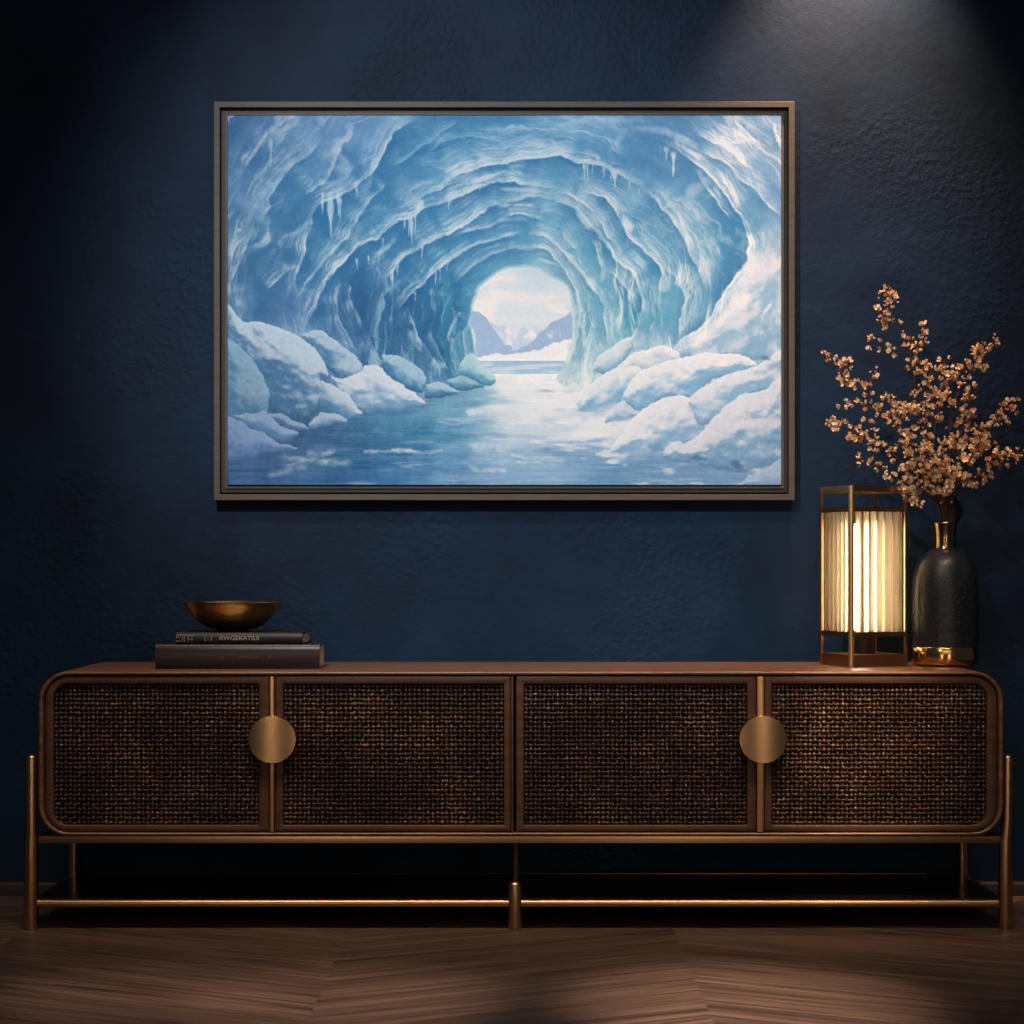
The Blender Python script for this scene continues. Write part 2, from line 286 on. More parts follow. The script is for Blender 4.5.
    # snow banks: (outline, lit colour, shade colour, roundness, grain)
    def bank(pts, lit, shade, R_=18, amp=1., light=(.28, -.85, .45), foot=.5, seed=0, bias=0, fade=0, melt=0):
        nonlocal C
        P = spline(list(pts)+[pts[0]], 5)
        w = win(P, 5); x, y = X[w], Y[w]
        jx = fbm(x/8, y/8, 501+seed, 3)*4.5; jy = fbm(x/8, y/8, 511+seed, 3)*4.5
        d, _, _, _ = dist(P, x+jx, y+jy); ins = inside(P, x+jx, y+jy)
        dd = np.clip(np.where(ins, d, 0)/R_, 0, 1)
        h = R_*.8*np.sqrt(np.maximum(0, 1-(1-dd)**2))+amp*(fbm(x/24, y/20, 521+seed, 3, .42)*20+fbm(x/9, y/7, 531+seed, 2)*1.6)
        gy_, gx_ = np.gradient(h, 1/S)
        nz = 1/np.sqrt(1+gx_**2+gy_**2)
        lam = (-gx_*light[0]-gy_*light[1]+light[2])*nz
        top = np.where(ins, y, 1e9).min(0)[None, :]; bot = np.where(ins, y, -1e9).max(0)[None, :]
        v = np.clip((y-top)/np.maximum(bot-top, 6), 0, 1)
        lam = lam*.75+.35-(v-.35)*.62+bias+fbm(x/26, y/13, 541+seed, 4, .6)*.40
        k = sm(-.3, 1.2, lam)*.55+sm(.1, .9, lam)*.45
        c = np.asarray(shade, float)*(1-k[..., None])+np.asarray(lit, float)*k[..., None]
        c = mix(c, np.asarray(shade, float)*.72, sm(.82, 1., v)*foot*sm(9, 0, np.where(ins, d, 9)))
        c = mix(c, np.minimum(255, np.asarray(lit, float)*1.07), np.exp(-(d/2.2)**2)*sm(.35, .0, v)*.55)
        c = c+(fbm(x/3.2, y/3.2, 551+seed, 2)*14)[..., None]
        a = np.where(ins, sm(-.7, .9, d), 0)
        if fade: a = a*sm(0, fade, y-top-fbm(x/12, y/12, 561+seed, 3)*fade)
        if melt: a = a*(1-sm(.8, 1.0, v+fbm(x/14, y/5, 571+seed, 3)*.25)*melt)
        o = np.where(~ins, np.exp(-d/3.), 0)*.16*(1-melt)*sm(.2, .6, (y-top)/np.maximum(bot-top, 6))*(bot > top)
        C[w] = mix(C[w], (58, 100, 148), np.clip(o, 0, 1))
        C[w] = C[w]*(1-a[..., None])+c*a[..., None]
    LB = (168,196,222); LS = (74,124,170)
    bank([(447,379),(463,376),(474,380),(486,385.5),(466,390),(450,387)], (150,190,214),(74,128,166),7,.4,seed=1)
    bank([(458,372),(462,360),(472,352),(481,361),(489,369),(497,380),(490,385),(474,381)], (176,212,228),(88,152,186),9,.6,seed=2)
    bank([(427,384),(436,381),(450,386),(460,391),(447,395),(425,399)], (160,194,218),(70,122,164),7,.4,seed=3)
    bank([(303,334),(312,330),(323,331),(334,339),(348,349),(361,362),(363,374),(358,386),(338,378),(320,360)], (166,195,222),(82,132,174),15,.8,seed=4)
    bank([(383,354),(393,354),(404,358),(415,364),(424,373),(426,384),(422,392),(411,391),(400,385),(388,374),(380,364)], (156,192,218),(72,126,170),14,.6,seed=5,bias=.02)
    bank([(329,375),(344,378),(360,372),(366,364),(380,367),(392,378),(408,389),(424,401),(420,406),(408,407),(398,411),(384,410),(366,412),(350,404)], (200,214,232),(112,158,198),13,1.1,seed=6)
    bank([(228,306),(236,314),(245,321),(263,322),(287,330),(302,338),(319,352),(328,368),(327,377),(320,384),(321,402),(312,416),(292,420),(274,412),(262,392),(244,366),(228,350)], (182,206,230),(78,126,172),30,1.3,(.5,-.75,.4),seed=7,bias=.04)
    bank([(321,380),(334,386),(348,394),(356,405),(363,414),(347,421),(328,412),(318,402)], (186,206,228),(84,136,180),12,.7,seed=8)
    bank([(222,332),(234,342),(247,352),(258,366),(267,384),(270,397),(267,412),(248,418),(222,420)], (142,180,212),(86,136,180),24,1.,(.5,-.6,.5),seed=9,foot=.6)
    bank([(321,411),(338,414),(348,422),(329,426),(309,427)], (168,194,220),(96,140,184),7,.4,seed=10)
    bank([(282,412),(293,420),(309,428),(299,432),(282,426),(268,414)], (146,178,214),(84,126,174),8,.5,seed=11)
    bank([(234,414),(250,413),(267,411),(280,424),(298,433),(291,440),(277,441),(262,434),(242,422)], (146,178,216),(90,134,184),11,.6,seed=12)
    bank([(222,415),(241,420),(252,428),(265,433),(280,443),(297,447),(284,451),(263,452),(248,458),(222,458)], (138,168,214),(98,136,190),14,.6,seed=13,foot=.3)
    RL = (206,218,234)
    bank([(593,370),(596,358),(608,349),(624,338),(632,340),(630,352),(622,366),(606,375)], (204,220,234),(122,170,206),11,.8,(-.3,-.7,.5),seed=21)
    bank([(670,358),(679,343),(700,329),(713,313),(722,297),(736,281),(746,262),(752,250),(790,240),(790,354),(764,360),(735,356),(700,354)], (196,214,234),(128,172,210),40,1.6,(-.55,-.45,.6),seed=22,bias=.0,foot=.35,fade=26)
    for q in [(743,278,9,15,(214,226,240),.85,.5,31),(740,303,13,11,(220,230,242),.9,-.8,32),(722,318,16,5,(216,228,242),.85,-.8,33),(699,340,17,6,(224,232,243),.85,-.75,34),(728,338,20,11,(140,182,216),.7,-.4,35),(770,305,12,26,(132,174,212),.75,.3,36),(766,310,12,2.6,(212,224,240),.85,-.95,37),(752,262,6,16,(206,222,238),.7,.1,38),(712,352,26,5,(206,220,236),.7,-.1,39),(754,345,12,9,(124,168,208),.6,.3,40)]:
        blotch(*q)
    bank([(614,370),(628,356),(645,349),(661,345),(673,349),(681,358),(668,366),(640,374)], (218,226,238),(150,186,216),11,.7,(-.1,-.8,.45),seed=23)
    bank([(577,411),(577,400),(585,388),(597,378),(612,370),(630,366),(642,370),(642,384),(627,398),(612,407),(600,412),(588,412)], (214,226,240),(116,170,210),16,1.1,(-.45,-.7,.4),seed=24,melt=0.6)
    bank([(604,422),(613,407),(625,402),(636,408),(640,416),(622,422)], (196,212,232),(120,164,206),8,.5,seed=25,melt=0.8)
    bank([(623,396),(628,383),(636,376),(646,368),(672,359),(696,355),(711,352),(725,354),(741,355),(757,364),(745,373),(715,379),(700,391),(690,398),(672,398),(655,403),(640,411),(630,406)], (216,226,240),(120,170,212),20,1.,(-.15,-.85,.4),seed=26,bias=.03)
    bank([(608,452),(622,432),(635,416),(646,405),(672,396),(690,397),(704,416),(704,432),(690,441),(672,447),(659,452),(645,457),(624,455)], (208,220,237),(120,164,208),20,1.2,(-.3,-.8,.4),seed=27,melt=0.7,bias=.03)
    bank([(688,400),(700,388),(716,379),(741,370),(758,365),(786,349),(786,386),(760,392),(735,404),(722,414),(712,422),(702,426),(693,413)], (204,218,236),(124,170,210),18,.9,(-.2,-.85,.4),seed=28,bias=.03)
    bank([(662,456),(667,446),(678,440),(687,443),(704,431),(711,420),(727,405),(741,395),(761,390),(788,377),(788,458),(765,466),(739,473),(727,470),(711,466),(679,462)], (200,214,234),(112,158,202),34,1.2,(-.2,-.85,.4),seed=29,melt=0.35,bias=.02,foot=.8)
    for b in [(700,458,14,5,(76,112,162),.75,.1,3),(735,464,9,5,(66,108,158),.7,.5,4),(770,440,14,18,(92,144,190),.5,0,5),(655,446,12,4,(100,146,194),.6,-.2,6),(766,358,8,3,(80,130,176),.7,.3,7)]:
        blotch(*b)
    bank([(735,486),(752,473),(770,465),(788,457),(788,490)], (160,188,220),(118,158,204),12,.6,seed=30,foot=0)
    # painterly finish
    C = C*(1-.05*sm(.75, 1.25, np.hypot((X-540)/277, (Y-285)/185))-.07*sm(430, 250, X)*sm(300, 400, Y))[..., None]
    C = C+(fbm(X/2.4, Y/2.4, 601, 2)*10)[..., None]
    C = np.clip(C, 0, 255)/255.
    m = C.mean(-1, keepdims=True); C = m+(C-m)*.97                # a little more depth and colour
    C = np.clip(C, 0, 1); C = C+(C*C*(3-2*C)-C)*.16
    return np.clip(C, 0, 1)
# ---------------------------------------------------------------- the room
import bpy, bmesh, math, random
from mathutils import Vector, Matrix
sc = bpy.context.scene
COL = sc.collection
PI = math.pi
# camera: eye 0.768 m above the floor, 4.3 m in front of the sideboard's front
FPX, CD, EZ, HOR = 2073., 4.3, .768, 560.
def at(px, py, y):                                  # point of the photograph at depth y
    k = (CD+y)/FPX
    return Vector(((px-512)*k, y, EZ-(py-HOR)*k))
def fx(px): return (px-512)/482.                     # on the sideboard's front plane
def fz(py): return EZ-(py-HOR)/482.

# ---------------------------------------------------------------- materials
def mat(name, base=(.5, .5, .5), rough=.5, metal=0., spec=.5, **kw):
    m = bpy.data.materials.new(name); m.use_nodes = True
    b = m.node_tree.nodes['Principled BSDF']
    b.inputs['Base Color'].default_value = (*base, 1)
    b.inputs['Roughness'].default_value = rough
    b.inputs['Metallic'].default_value = metal
    b.inputs['Specular IOR Level'].default_value = spec
    for k, v in kw.items(): b.inputs[k.replace('_', ' ')].default_value = v
    return m
def nd(m, kind, **kw):
    n = m.node_tree.nodes.new(kind)
    for k, v in kw.items():
        if k in n.inputs.keys(): n.inputs[k].default_value = v
        else: setattr(n, k, v)
    return n
def lk(m, a, b): m.node_tree.links.new(a, b)
def bs(m): return m.node_tree.nodes['Principled BSDF']
def coords(m, scale=(1, 1, 1), rot=(0, 0, 0)):
    t = nd(m, 'ShaderNodeTexCoord'); mp = nd(m, 'ShaderNodeMapping')
    mp.inputs['Scale'].default_value = scale; mp.inputs['Rotation'].default_value = rot
    lk(m, t.outputs['Object'], mp.inputs['Vector']); return mp.outputs['Vector']
def noise(m, vec, scale=5., detail=4., rough=.5, dist=0.):
    n = nd(m, 'ShaderNodeTexNoise'); lk(m, vec, n.inputs['Vector'])
    n.inputs['Scale'].default_value = scale; n.inputs['Detail'].default_value = detail
    n.inputs['Roughness'].default_value = rough; n.inputs['Distortion'].default_value = dist
    return n.outputs['Fac']
def ramp(m, fac, stops):
    r = nd(m, 'ShaderNodeValToRGB'); e = r.color_ramp.elements
    while len(e) < len(stops): e.new(.5)
    for k, (p, c) in enumerate(stops): e[k].position = p; e[k].color = (*c, 1)
    lk(m, fac, r.inputs['Fac']); return r.outputs['Color']
def math_(m, op, a, b=None):
    n = nd(m, 'ShaderNodeMath', operation=op)
    for k, v in enumerate((a, b)):
        if v is None: continue
        if isinstance(v, (int, float)): n.inputs[k].default_value = v
        else: lk(m, v, n.inputs[k])
    return n.outputs[0]
def bump(m, h, strength=.3, dist=.01, prev=None):
    b = nd(m, 'ShaderNodeBump'); b.inputs['Strength'].default_value = strength; b.inputs['Distance'].default_value = dist
    lk(m, h, b.inputs['Height'])
    if prev is not None: lk(m, prev, b.inputs['Normal'])
    return b.outputs['Normal']
def set_in(m, name, out): lk(m, out, bs(m).inputs[name])

def wood(name, dark, light, rough=.42, axis='X', spec=.4):
    m = mat(name, rough=rough, spec=spec)
    s = {'X': (1.2, 26, 26), 'Z': (26, 26, 1.2)}[axis]
    n = noise(m, coords(m, s), 3., 6, .6, .6)
    set_in(m, 'Base Color', ramp(m, n, [(.3, dark), (.7, light)]))
    set_in(m, 'Normal', bump(m, n, .12, .002)); return m
M_shell = wood('walnut', (.070, .034, .019), (.255, .128, .071), .30, spec=.5)
M_frame = wood('dark_walnut', (.052, .025, .014), (.115, .054, .030), .42)
M_shelf = wood('polished_dark_wood', (.012, .005, .003), (.03, .012, .008), .22)
M_back = mat('cane_backing', (.006, .004, .003), .9, spec=.1)
M_bronze = mat('antique_bronze', (.56, .34, .175), .3, 1.)
M_brass = mat('brushed_brass', (.66, .43, .23), .27, 1., Anisotropic=.0)
M_bowl = mat('polished_bronze', (.74, .42, .15), .2, 1.)
n = noise(M_bowl, coords(M_bowl), 30., 4); set_in(M_bowl, 'Roughness', ramp(M_bowl, n, [(.3, (.16,)*3), (.75, (.34,)*3)]))
M_gold = mat('gold_band', (.72, .42, .15), .16, 1.)
M_cane = mat('dark_woven_cane', (.1, .05, .03), .45, spec=.3)
n = noise(M_cane, coords(M_cane), 150., 2); n2 = noise(M_cane, coords(M_cane), 9., 3)
mixv = math_(M_cane, 'ADD', math_(M_cane, 'MULTIPLY', n, .7), math_(M_cane, 'MULTIPLY', n2, .3))
set_in(M_cane, 'Base Color', ramp(M_cane, mixv, [(.36, (.018, .009, .0055)), (.54, (.070, .036, .021)), (.68, (.38, .23, .14))]))
M_leather = mat('dark_leather', (.022, .014, .018), .30, spec=.3)
n = noise(M_leather, coords(M_leather), 160., 4); set_in(M_leather, 'Normal', bump(M_leather, n, .12, .001))
M_cloth = mat('black_book_cloth', (.012, .011, .011), .45, spec=.35)
n = noise(M_cloth, coords(M_cloth), 260., 2); set_in(M_cloth, 'Normal', bump(M_cloth, n, .15, .001))
M_page = mat('page_edges', (.52, .40, .33), .8, spec=.1)
n = noise(M_page, coords(M_page, (2, 2, 300)), 3., 2); set_in(M_page, 'Base Color', ramp(M_page, n, [(.35, (.50, .40, .34)), (.65, (.78, .66, .58))]))
M_ink = mat('tarnished_foil', (.42, .38, .33), .5, .3)
M_ink2 = mat('faded_foil', (.085, .066, .058), .5, .2)
M_vase = mat('charcoal_glaze', (.018, .018, .020), .38, spec=.45)
n = noise(M_vase, coords(M_vase), 190., 3, .7); n2 = noise(M_vase, coords(M_vase), 330., 2)
set_in(M_vase, 'Base Color', ramp(M_vase, n2, [(.45, (.008, .0095, .0125)), (.62, (.019, .022, .028)), (.76, (.13, .135, .15))]))
set_in(M_vase, 'Normal', bump(M_vase, n, .25, .001))
M_neck = mat('dark_polished_metal', (.36, .25, .14), .16, 1.)
M_frame_metal = mat('bronze_grey_moulding', (.115, .098, .078), .5, spec=.2)
n = noise(M_frame_metal, coords(M_frame_metal, (3, 40, 40)), 4., 3); set_in(M_frame_metal, 'Base Color', ramp(M_frame_metal, n, [(.3, (.068, .062, .052)), (.7, (.090, .082, .069))]))
M_frame_in = mat('brown_inner_moulding', (.042, .034, .027), .5, spec=.2)
M_groove = mat('shadow_groove', (.008, .007, .006), .8, spec=.1)
M_stem = mat('dried_stem', (.075, .036, .020), .7, spec=.2)
M_flower = mat('dried_blossom', (.5, .3, .17), .7, spec=.2)
n = noise(M_flower, coords(M_flower), 55., 3); set_in(M_flower, 'Base Color', ramp(M_flower, n, [(.3, (.42, .18, .07)), (.46, (.68, .41, .21)), (.64, (.90, .71, .50))]))
bs(M_flower).inputs['Subsurface Weight'].default_value = 0
M_leaf = mat('blackened_leaf', (.010, .008, .007), .5, spec=.3)
M_lampframe = mat('lamp_bronze', (.48, .26, .105), .3, 1.)
M_lampbrass = mat('lamp_brass', (.82, .55, .25), .42, 1.)
M_black = mat('black_lamp_socket', (.012, .010, .009), .5)
# ribbed glass rods: part clear gloss, part milky, lit by the tube inside
M_rod = bpy.data.materials.new('ribbed_milky_glass'); M_rod.use_nodes = True
nt = M_rod.node_tree; nt.nodes.clear()
o_ = nt.nodes.new('ShaderNodeOutputMaterial'); tr = nt.nodes.new('ShaderNodeBsdfTranslucent'); gl = nt.nodes.new('ShaderNodeBsdfGlossy'); tp = nt.nodes.new('ShaderNodeBsdfRefraction')
m1 = nt.nodes.new('ShaderNodeMixShader'); m2 = nt.nodes.new('ShaderNodeMixShader'); lw = nt.nodes.new('ShaderNodeLayerWeight')
tr.inputs['Color'].default_value = (.78, .71, .60, 1); gl.inputs['Roughness'].default_value = .10; gl.inputs['Color'].default_value = (.75, .68, .55, 1)
tp.inputs['Color'].default_value = (.9, .82, .7, 1); tp.inputs['Roughness'].default_value = .16; tp.inputs['IOR'].default_value = 1.42
lw.inputs['Blend'].default_value = .45
m1.inputs[0].default_value = .50; nt.links.new(tr.outputs[0], m1.inputs[1]); nt.links.new(tp.outputs[0], m1.inputs[2])
nt.links.new(lw.outputs['Fresnel'], m2.inputs[0]); nt.links.new(m1.outputs[0], m2.inputs[1]); nt.links.new(gl.outputs[0], m2.inputs[2]); nt.links.new(m2.outputs[0], o_.inputs[0])
M_bulb = bpy.data.materials.new('lit_tube'); M_bulb.use_nodes = True
e = bs(M_bulb); e.inputs['Emission Color'].default_value = (1, .79, .53, 1); e.inputs['Emission Strength'].default_value = 15

# plaster wall
M_wall = mat('navy_plaster', (.01, .02, .045), .6, spec=.12)
v = coords(M_wall)
big = noise(M_wall, v, 1.3, 5, .55, .4); mid = noise(M_wall, v, 5., 6, .6, .3); fine = noise(M_wall, v, 46., 5, .62)
mx = math_(M_wall, 'ADD', math_(M_wall, 'MULTIPLY', big, .6), math_(M_wall, 'MULTIPLY', mid, .4))
set_in(M_wall, 'Base Color', ramp(M_wall, mx, [(.36, (.0036, .0118, .0290)), (.5, (.0055, .0188, .0455)), (.64, (.0092, .0285, .0660))]))
patch = ramp(M_wall, noise(M_wall, v, 2.2, 3), [(.45, (0,)*3), (.62, (1,)*3)])
grit = math_(M_wall, 'MULTIPLY', ramp(M_wall, noise(M_wall, v, 62., 3, .5), [(.40, (0,)*3), (.75, (1,)*3)]), patch)
crk = nd(M_wall, 'ShaderNodeTexVoronoi', feature='DISTANCE_TO_EDGE'); 
wv = nd(M_wall, 'ShaderNodeVectorMath', operation='ADD'); nz = nd(M_wall, 'ShaderNodeTexNoise'); nz.inputs['Scale'].default_value = 3.; nz.inputs['Detail'].default_value = 5
lk(M_wall, v, nz.inputs['Vector']); lk(M_wall, v, wv.inputs[0]); lk(M_wall, nz.outputs['Color'], wv.inputs[1]); lk(M_wall, wv.outputs[0], crk.inputs['Vector']); crk.inputs['Scale'].default_value = 1.7
ck = ramp(M_wall, crk.outputs['Distance'], [(0, (0,)*3), (.012, (1,)*3)])
nb = bump(M_wall, fine, .22, .006); nb = bump(M_wall, mid, .14, .022, nb); nb = bump(M_wall, grit, .42, .004, nb); nb = bump(M_wall, ck, .06, .004, nb)
set_in(M_wall, 'Normal', nb)
# chevron parquet
M_floor = mat('chevron_walnut_floor', (.1, .06, .04), .34, spec=.4)
t = nd(M_floor, 'ShaderNodeTexCoord'); sx = nd(M_floor, 'ShaderNodeSeparateXYZ'); lk(M_floor, t.outputs['Object'], sx.inputs[0])
W_ = 1.35
xm = math_(M_floor, 'PINGPONG', math_(M_floor, 'ADD', sx.outputs[0], 7.09), W_/2)
ca, sa = math.cos(math.radians(27)), math.sin(math.radians(27))
u = math_(M_floor, 'ADD', math_(M_floor, 'MULTIPLY', xm, ca), math_(M_floor, 'MULTIPLY', sx.outputs[1], sa))
w = math_(M_floor, 'SUBTRACT', math_(M_floor, 'MULTIPLY', sx.outputs[1], ca), math_(M_floor, 'MULTIPLY', xm, sa))
half = math_(M_floor, 'FLOOR', math_(M_floor, 'DIVIDE', math_(M_floor, 'ADD', sx.outputs[0], 7.09), W_/2))
pl = math_(M_floor, 'FLOOR', math_(M_floor, 'DIVIDE', w, .115)); pid = math_(M_floor, 'ADD', math_(M_floor, 'MULTIPLY', half, 17.3), pl)
wn = nd(M_floor, 'ShaderNodeTexWhiteNoise', noise_dimensions='1D'); lk(M_floor, pid, wn.inputs['W'])
cb = nd(M_floor, 'ShaderNodeCombineXYZ'); lk(M_floor, math_(M_floor, 'MULTIPLY', u, 1.3), cb.inputs[0]); lk(M_floor, math_(M_floor, 'MULTIPLY', w, 34), cb.inputs[1]); lk(M_floor, math_(M_floor, 'MULTIPLY', pid, 3.7), cb.inputs[2])
g = noise(M_floor, cb.outputs[0], 1.6, 8, .66, .5)
gm = math_(M_floor, 'ADD', math_(M_floor, 'MULTIPLY', g, .9), math_(M_floor, 'MULTIPLY', wn.outputs['Value'], .1))
fr = math_(M_floor, 'FRACT', math_(M_floor, 'DIVIDE', w, .115)); edge = math_(M_floor, 'MINIMUM', fr, math_(M_floor, 'SUBTRACT', 1., fr))
seam = ramp(M_floor, edge, [(0, (.78,)*3), (.014, (1,)*3)])
cm = nd(M_floor, 'ShaderNodeMix', data_type='RGBA', blend_type='MULTIPLY'); cm.inputs['Factor'].default_value = 1
lk(M_floor, ramp(M_floor, gm, [(.36, (.042, .027, .022)), (.5, (.092, .059, .046)), (.64, (.160, .104, .080))]), cm.inputs['A']); lk(M_floor, seam, cm.inputs['B'])
set_in(M_floor, 'Base Color', cm.outputs['Result']); set_in(M_floor, 'Roughness', ramp(M_floor, g, [(.3, (.36,)*3), (.7, (.5,)*3)]))
set_in(M_floor, 'Normal', bump(M_floor, g, .06, .002))
M_skirt = wood('dark_skirting', (.011, .007, .005), (.024, .015, .011), .45)

# ---------------------------------------------------------------- mesh helpers
def obj(name, bm, m, parent=None, smooth=True, ang=35):
    me = bpy.data.meshes.new(name)
    bmesh.ops.recalc_face_normals(bm, faces=bm.faces[:])
    for f in bm.faces: f.smooth = smooth
    bm.to_mesh(me); bm.free()
    for x in (m if isinstance(m, list) else [m]): me.materials.append(x)
    if smooth: me.set_sharp_from_angle(angle=math.radians(ang))
    o = bpy.data.objects.new(name, me); COL.objects.link(o)
    if parent:
        o.parent = parent; o.matrix_parent_inverse = Matrix.Identity(4)
    return o
def thing(name, label, cat, loc=(0, 0, 0), rz=0, group=None):
    o = bpy.data.objects.new(name, None); COL.objects.link(o); o.empty_display_size = .05
    o.location = loc; o.rotation_euler = (0, 0, rz); tag(o, label, cat, group); return o
def tag(o, label, cat, group=None):
    o['label'] = label; o['category'] = cat
    if group: o['group'] = group
    return o
def struct(o): o['kind'] = 'structure'; return o
def box(bm, x0, x1, y0, y1, z0, z1, bev=0.):
    q = bmesh.ops.create_cube(bm, size=1, matrix=Matrix.LocRotScale(Vector(((x0+x1)/2, (y0+y1)/2, (z0+z1)/2)), None, Vector((x1-x0, y1-y0, z1-z0))))
    if bev:
        es = list({e for v_ in q['verts'] for e in v_.link_edges})
        bmesh.ops.bevel(bm, geom=es, offset=bev, segments=2, profile=.7, affect='EDGES')
    return bm
def loops(bm, rings, close=True, cap0=False, cap1=False):      # skin consecutive rings of points
    R = [[bm.verts.new(p) for p in r] for r in rings]
    for a, b in zip(R, R[1:]):
        nn = len(a)
        for i in range(nn if close else nn-1): bm.faces.new((a[i], a[(i+1) % nn], b[(i+1) % nn], b[i]))
    if cap0: bm.faces.new(R[0][::-1])
    if cap1: bm.faces.new(R[-1])
    return R
def lathe(bm, prof, c=(0, 0, 0), n=48, cap0=True, cap1=True):
    rings = [[Vector((c[0]+r*math.cos(2*PI*k/n), c[1]+r*math.sin(2*PI*k/n), c[2]+z)) for k in range(n)] for r, z in prof]
    loops(bm, rings, True, cap0, cap1)
def tube(bm, pts, rad, n=10, cap=True):
    pts = [Vector(p) for p in pts]; rad = rad if hasattr(rad, '__len__') else [rad]*len(pts)
    rings = []; up = None
    for i, p in enumerate(pts):
        t_ = (pts[min(i+1, len(pts)-1)]-pts[max(i-1, 0)]).normalized()
        if up is None: up = t_.orthogonal().normalized()
        up = (up-t_*up.dot(t_)).normalized(); s_ = t_.cross(up)
        rings.append([p+(up*math.cos(2*PI*k/n)+s_*math.sin(2*PI*k/n))*rad[i] for k in range(n)])
    loops(bm, rings, True, cap, cap)
def rrect(x0, x1, z0, z1, rs, n=9):             # rounded rectangle in x,z; radii bl, br, tr, tl
    out = []
    for (cx, cz, a0), r in zip(((x0, z0, PI), (x1, z0, 1.5*PI), (x1, z1, 0), (x0, z1, .5*PI)), rs):
        r = max(r, 1e-4); ox = cx+(r if cx == x0 else -r); oz = cz+(r if cz == z0 else -r)
        for k in range(n):
            a = a0+(.5*PI)*k/(n-1); out.append((ox+r*math.cos(a), oz+r*math.sin(a)))
    return out
def ring_prism(bm, x0, x1, z0, z1, rs, ins, yf, yb, ch=.0012, ris=None):   # a frame: outer outline, inner inset (l, r, b, t)
    l, r, b, t_ = ins; ris = ris or rs
    def lp(dx, y, inner):
        if inner: q = rrect(x0+l-dx, x1-r+dx, z0+b-dx, z1-t_+dx, [max(k+dx, 2e-4) for k in ris])
        else: q = rrect(x0+dx, x1-dx, z0+dx, z1-dx, [max(k-dx, 2e-4) for k in rs])
        return [Vector((a, y, c)) for a, c in q]
    R = loops(bm, [lp(0, yb, 0), lp(0, yf+ch, 0), lp(ch*.35, yf+ch*.35, 0), lp(ch, yf, 0), lp(ch, yf, 1), lp(ch*.35, yf+ch*.35, 1), lp(0, yf+ch, 1), lp(0, yb, 1)])
    a, b2 = R[-1], R[0]
    for i in range(len(a)): bm.faces.new((a[i], a[(i+1) % len(a)], b2[(i+1) % len(a)], b2[i]))

# ---------------------------------------------------------------- setting
WY = .451
bm = bmesh.new(); box(bm, -3.2, 3.2, WY, WY+.12, -.05, 3.0); struct(obj('wall_back', bm, M_wall, smooth=False))
bm = bmesh.new(); box(bm, -3.2, 3.2, -5.5, WY, -.05, 0); struct(obj('floor', bm, M_floor, smooth=False))
bm = bmesh.new(); prof = [(WY, 0), (WY-.013, 0), (WY-.013, .024), (WY-.009, .030), (WY-.004, .0325), (WY, .0325)]
loops(bm, [[Vector((x, y, z)) for y, z in prof] for x in (-3.2, 3.2)], True, True, True); struct(obj('baseboard_back', bm, M_skirt))

# ---------------------------------------------------------------- sideboard
SB = thing('sideboard', 'long low walnut sideboard with four dark cane doors on a bronze frame', 'sideboard', (fx(521), .2, 0))
SBO = Vector((fx(521), .2, 0))
def sb(name, bm, m, parent=SB, **k):
    bmesh.ops.translate(bm, verts=bm.verts[:], vec=-SBO); return obj(name, bm, m, parent, **k)
DEP = .40
P = 1/482.
bm = bmesh.new()
ring_prism(bm, fx(38.5), fx(1003.5), fz(836), fz(671.3), [30*P]*4, (4.6*P, 4.6*P, 3.4*P, 3.8*P), 0, DEP, .0035, [26*P]*4)
sb('cabinet_shell', bm, M_shell)
bm = bmesh.new(); q = rrect(fx(38.5)+.006, fx(1003.5)-.006, fz(836)+.004, fz(671.3)-.004, [27*P]*4)
loops(bm, [[Vector((a, y, c)) for a, c in q] for y in (.30, .392)], True, True, True); sb('back_panel', bm, M_back)
doors = [  # x0 x1 rounded (left, right), borders l r
    (44.8, 269.0, 1, 0, 8.2, 10.6), (274.6, 510.8, 0, 0, 8.4, 6.8), (516.0, 756.6, 0, 0, 8.0, 9.2), (764.8, 997.4, 0, 1, 7.6, 10.2)]
dl = ['leftmost', 'second', 'third', 'rightmost']
random.seed(4)
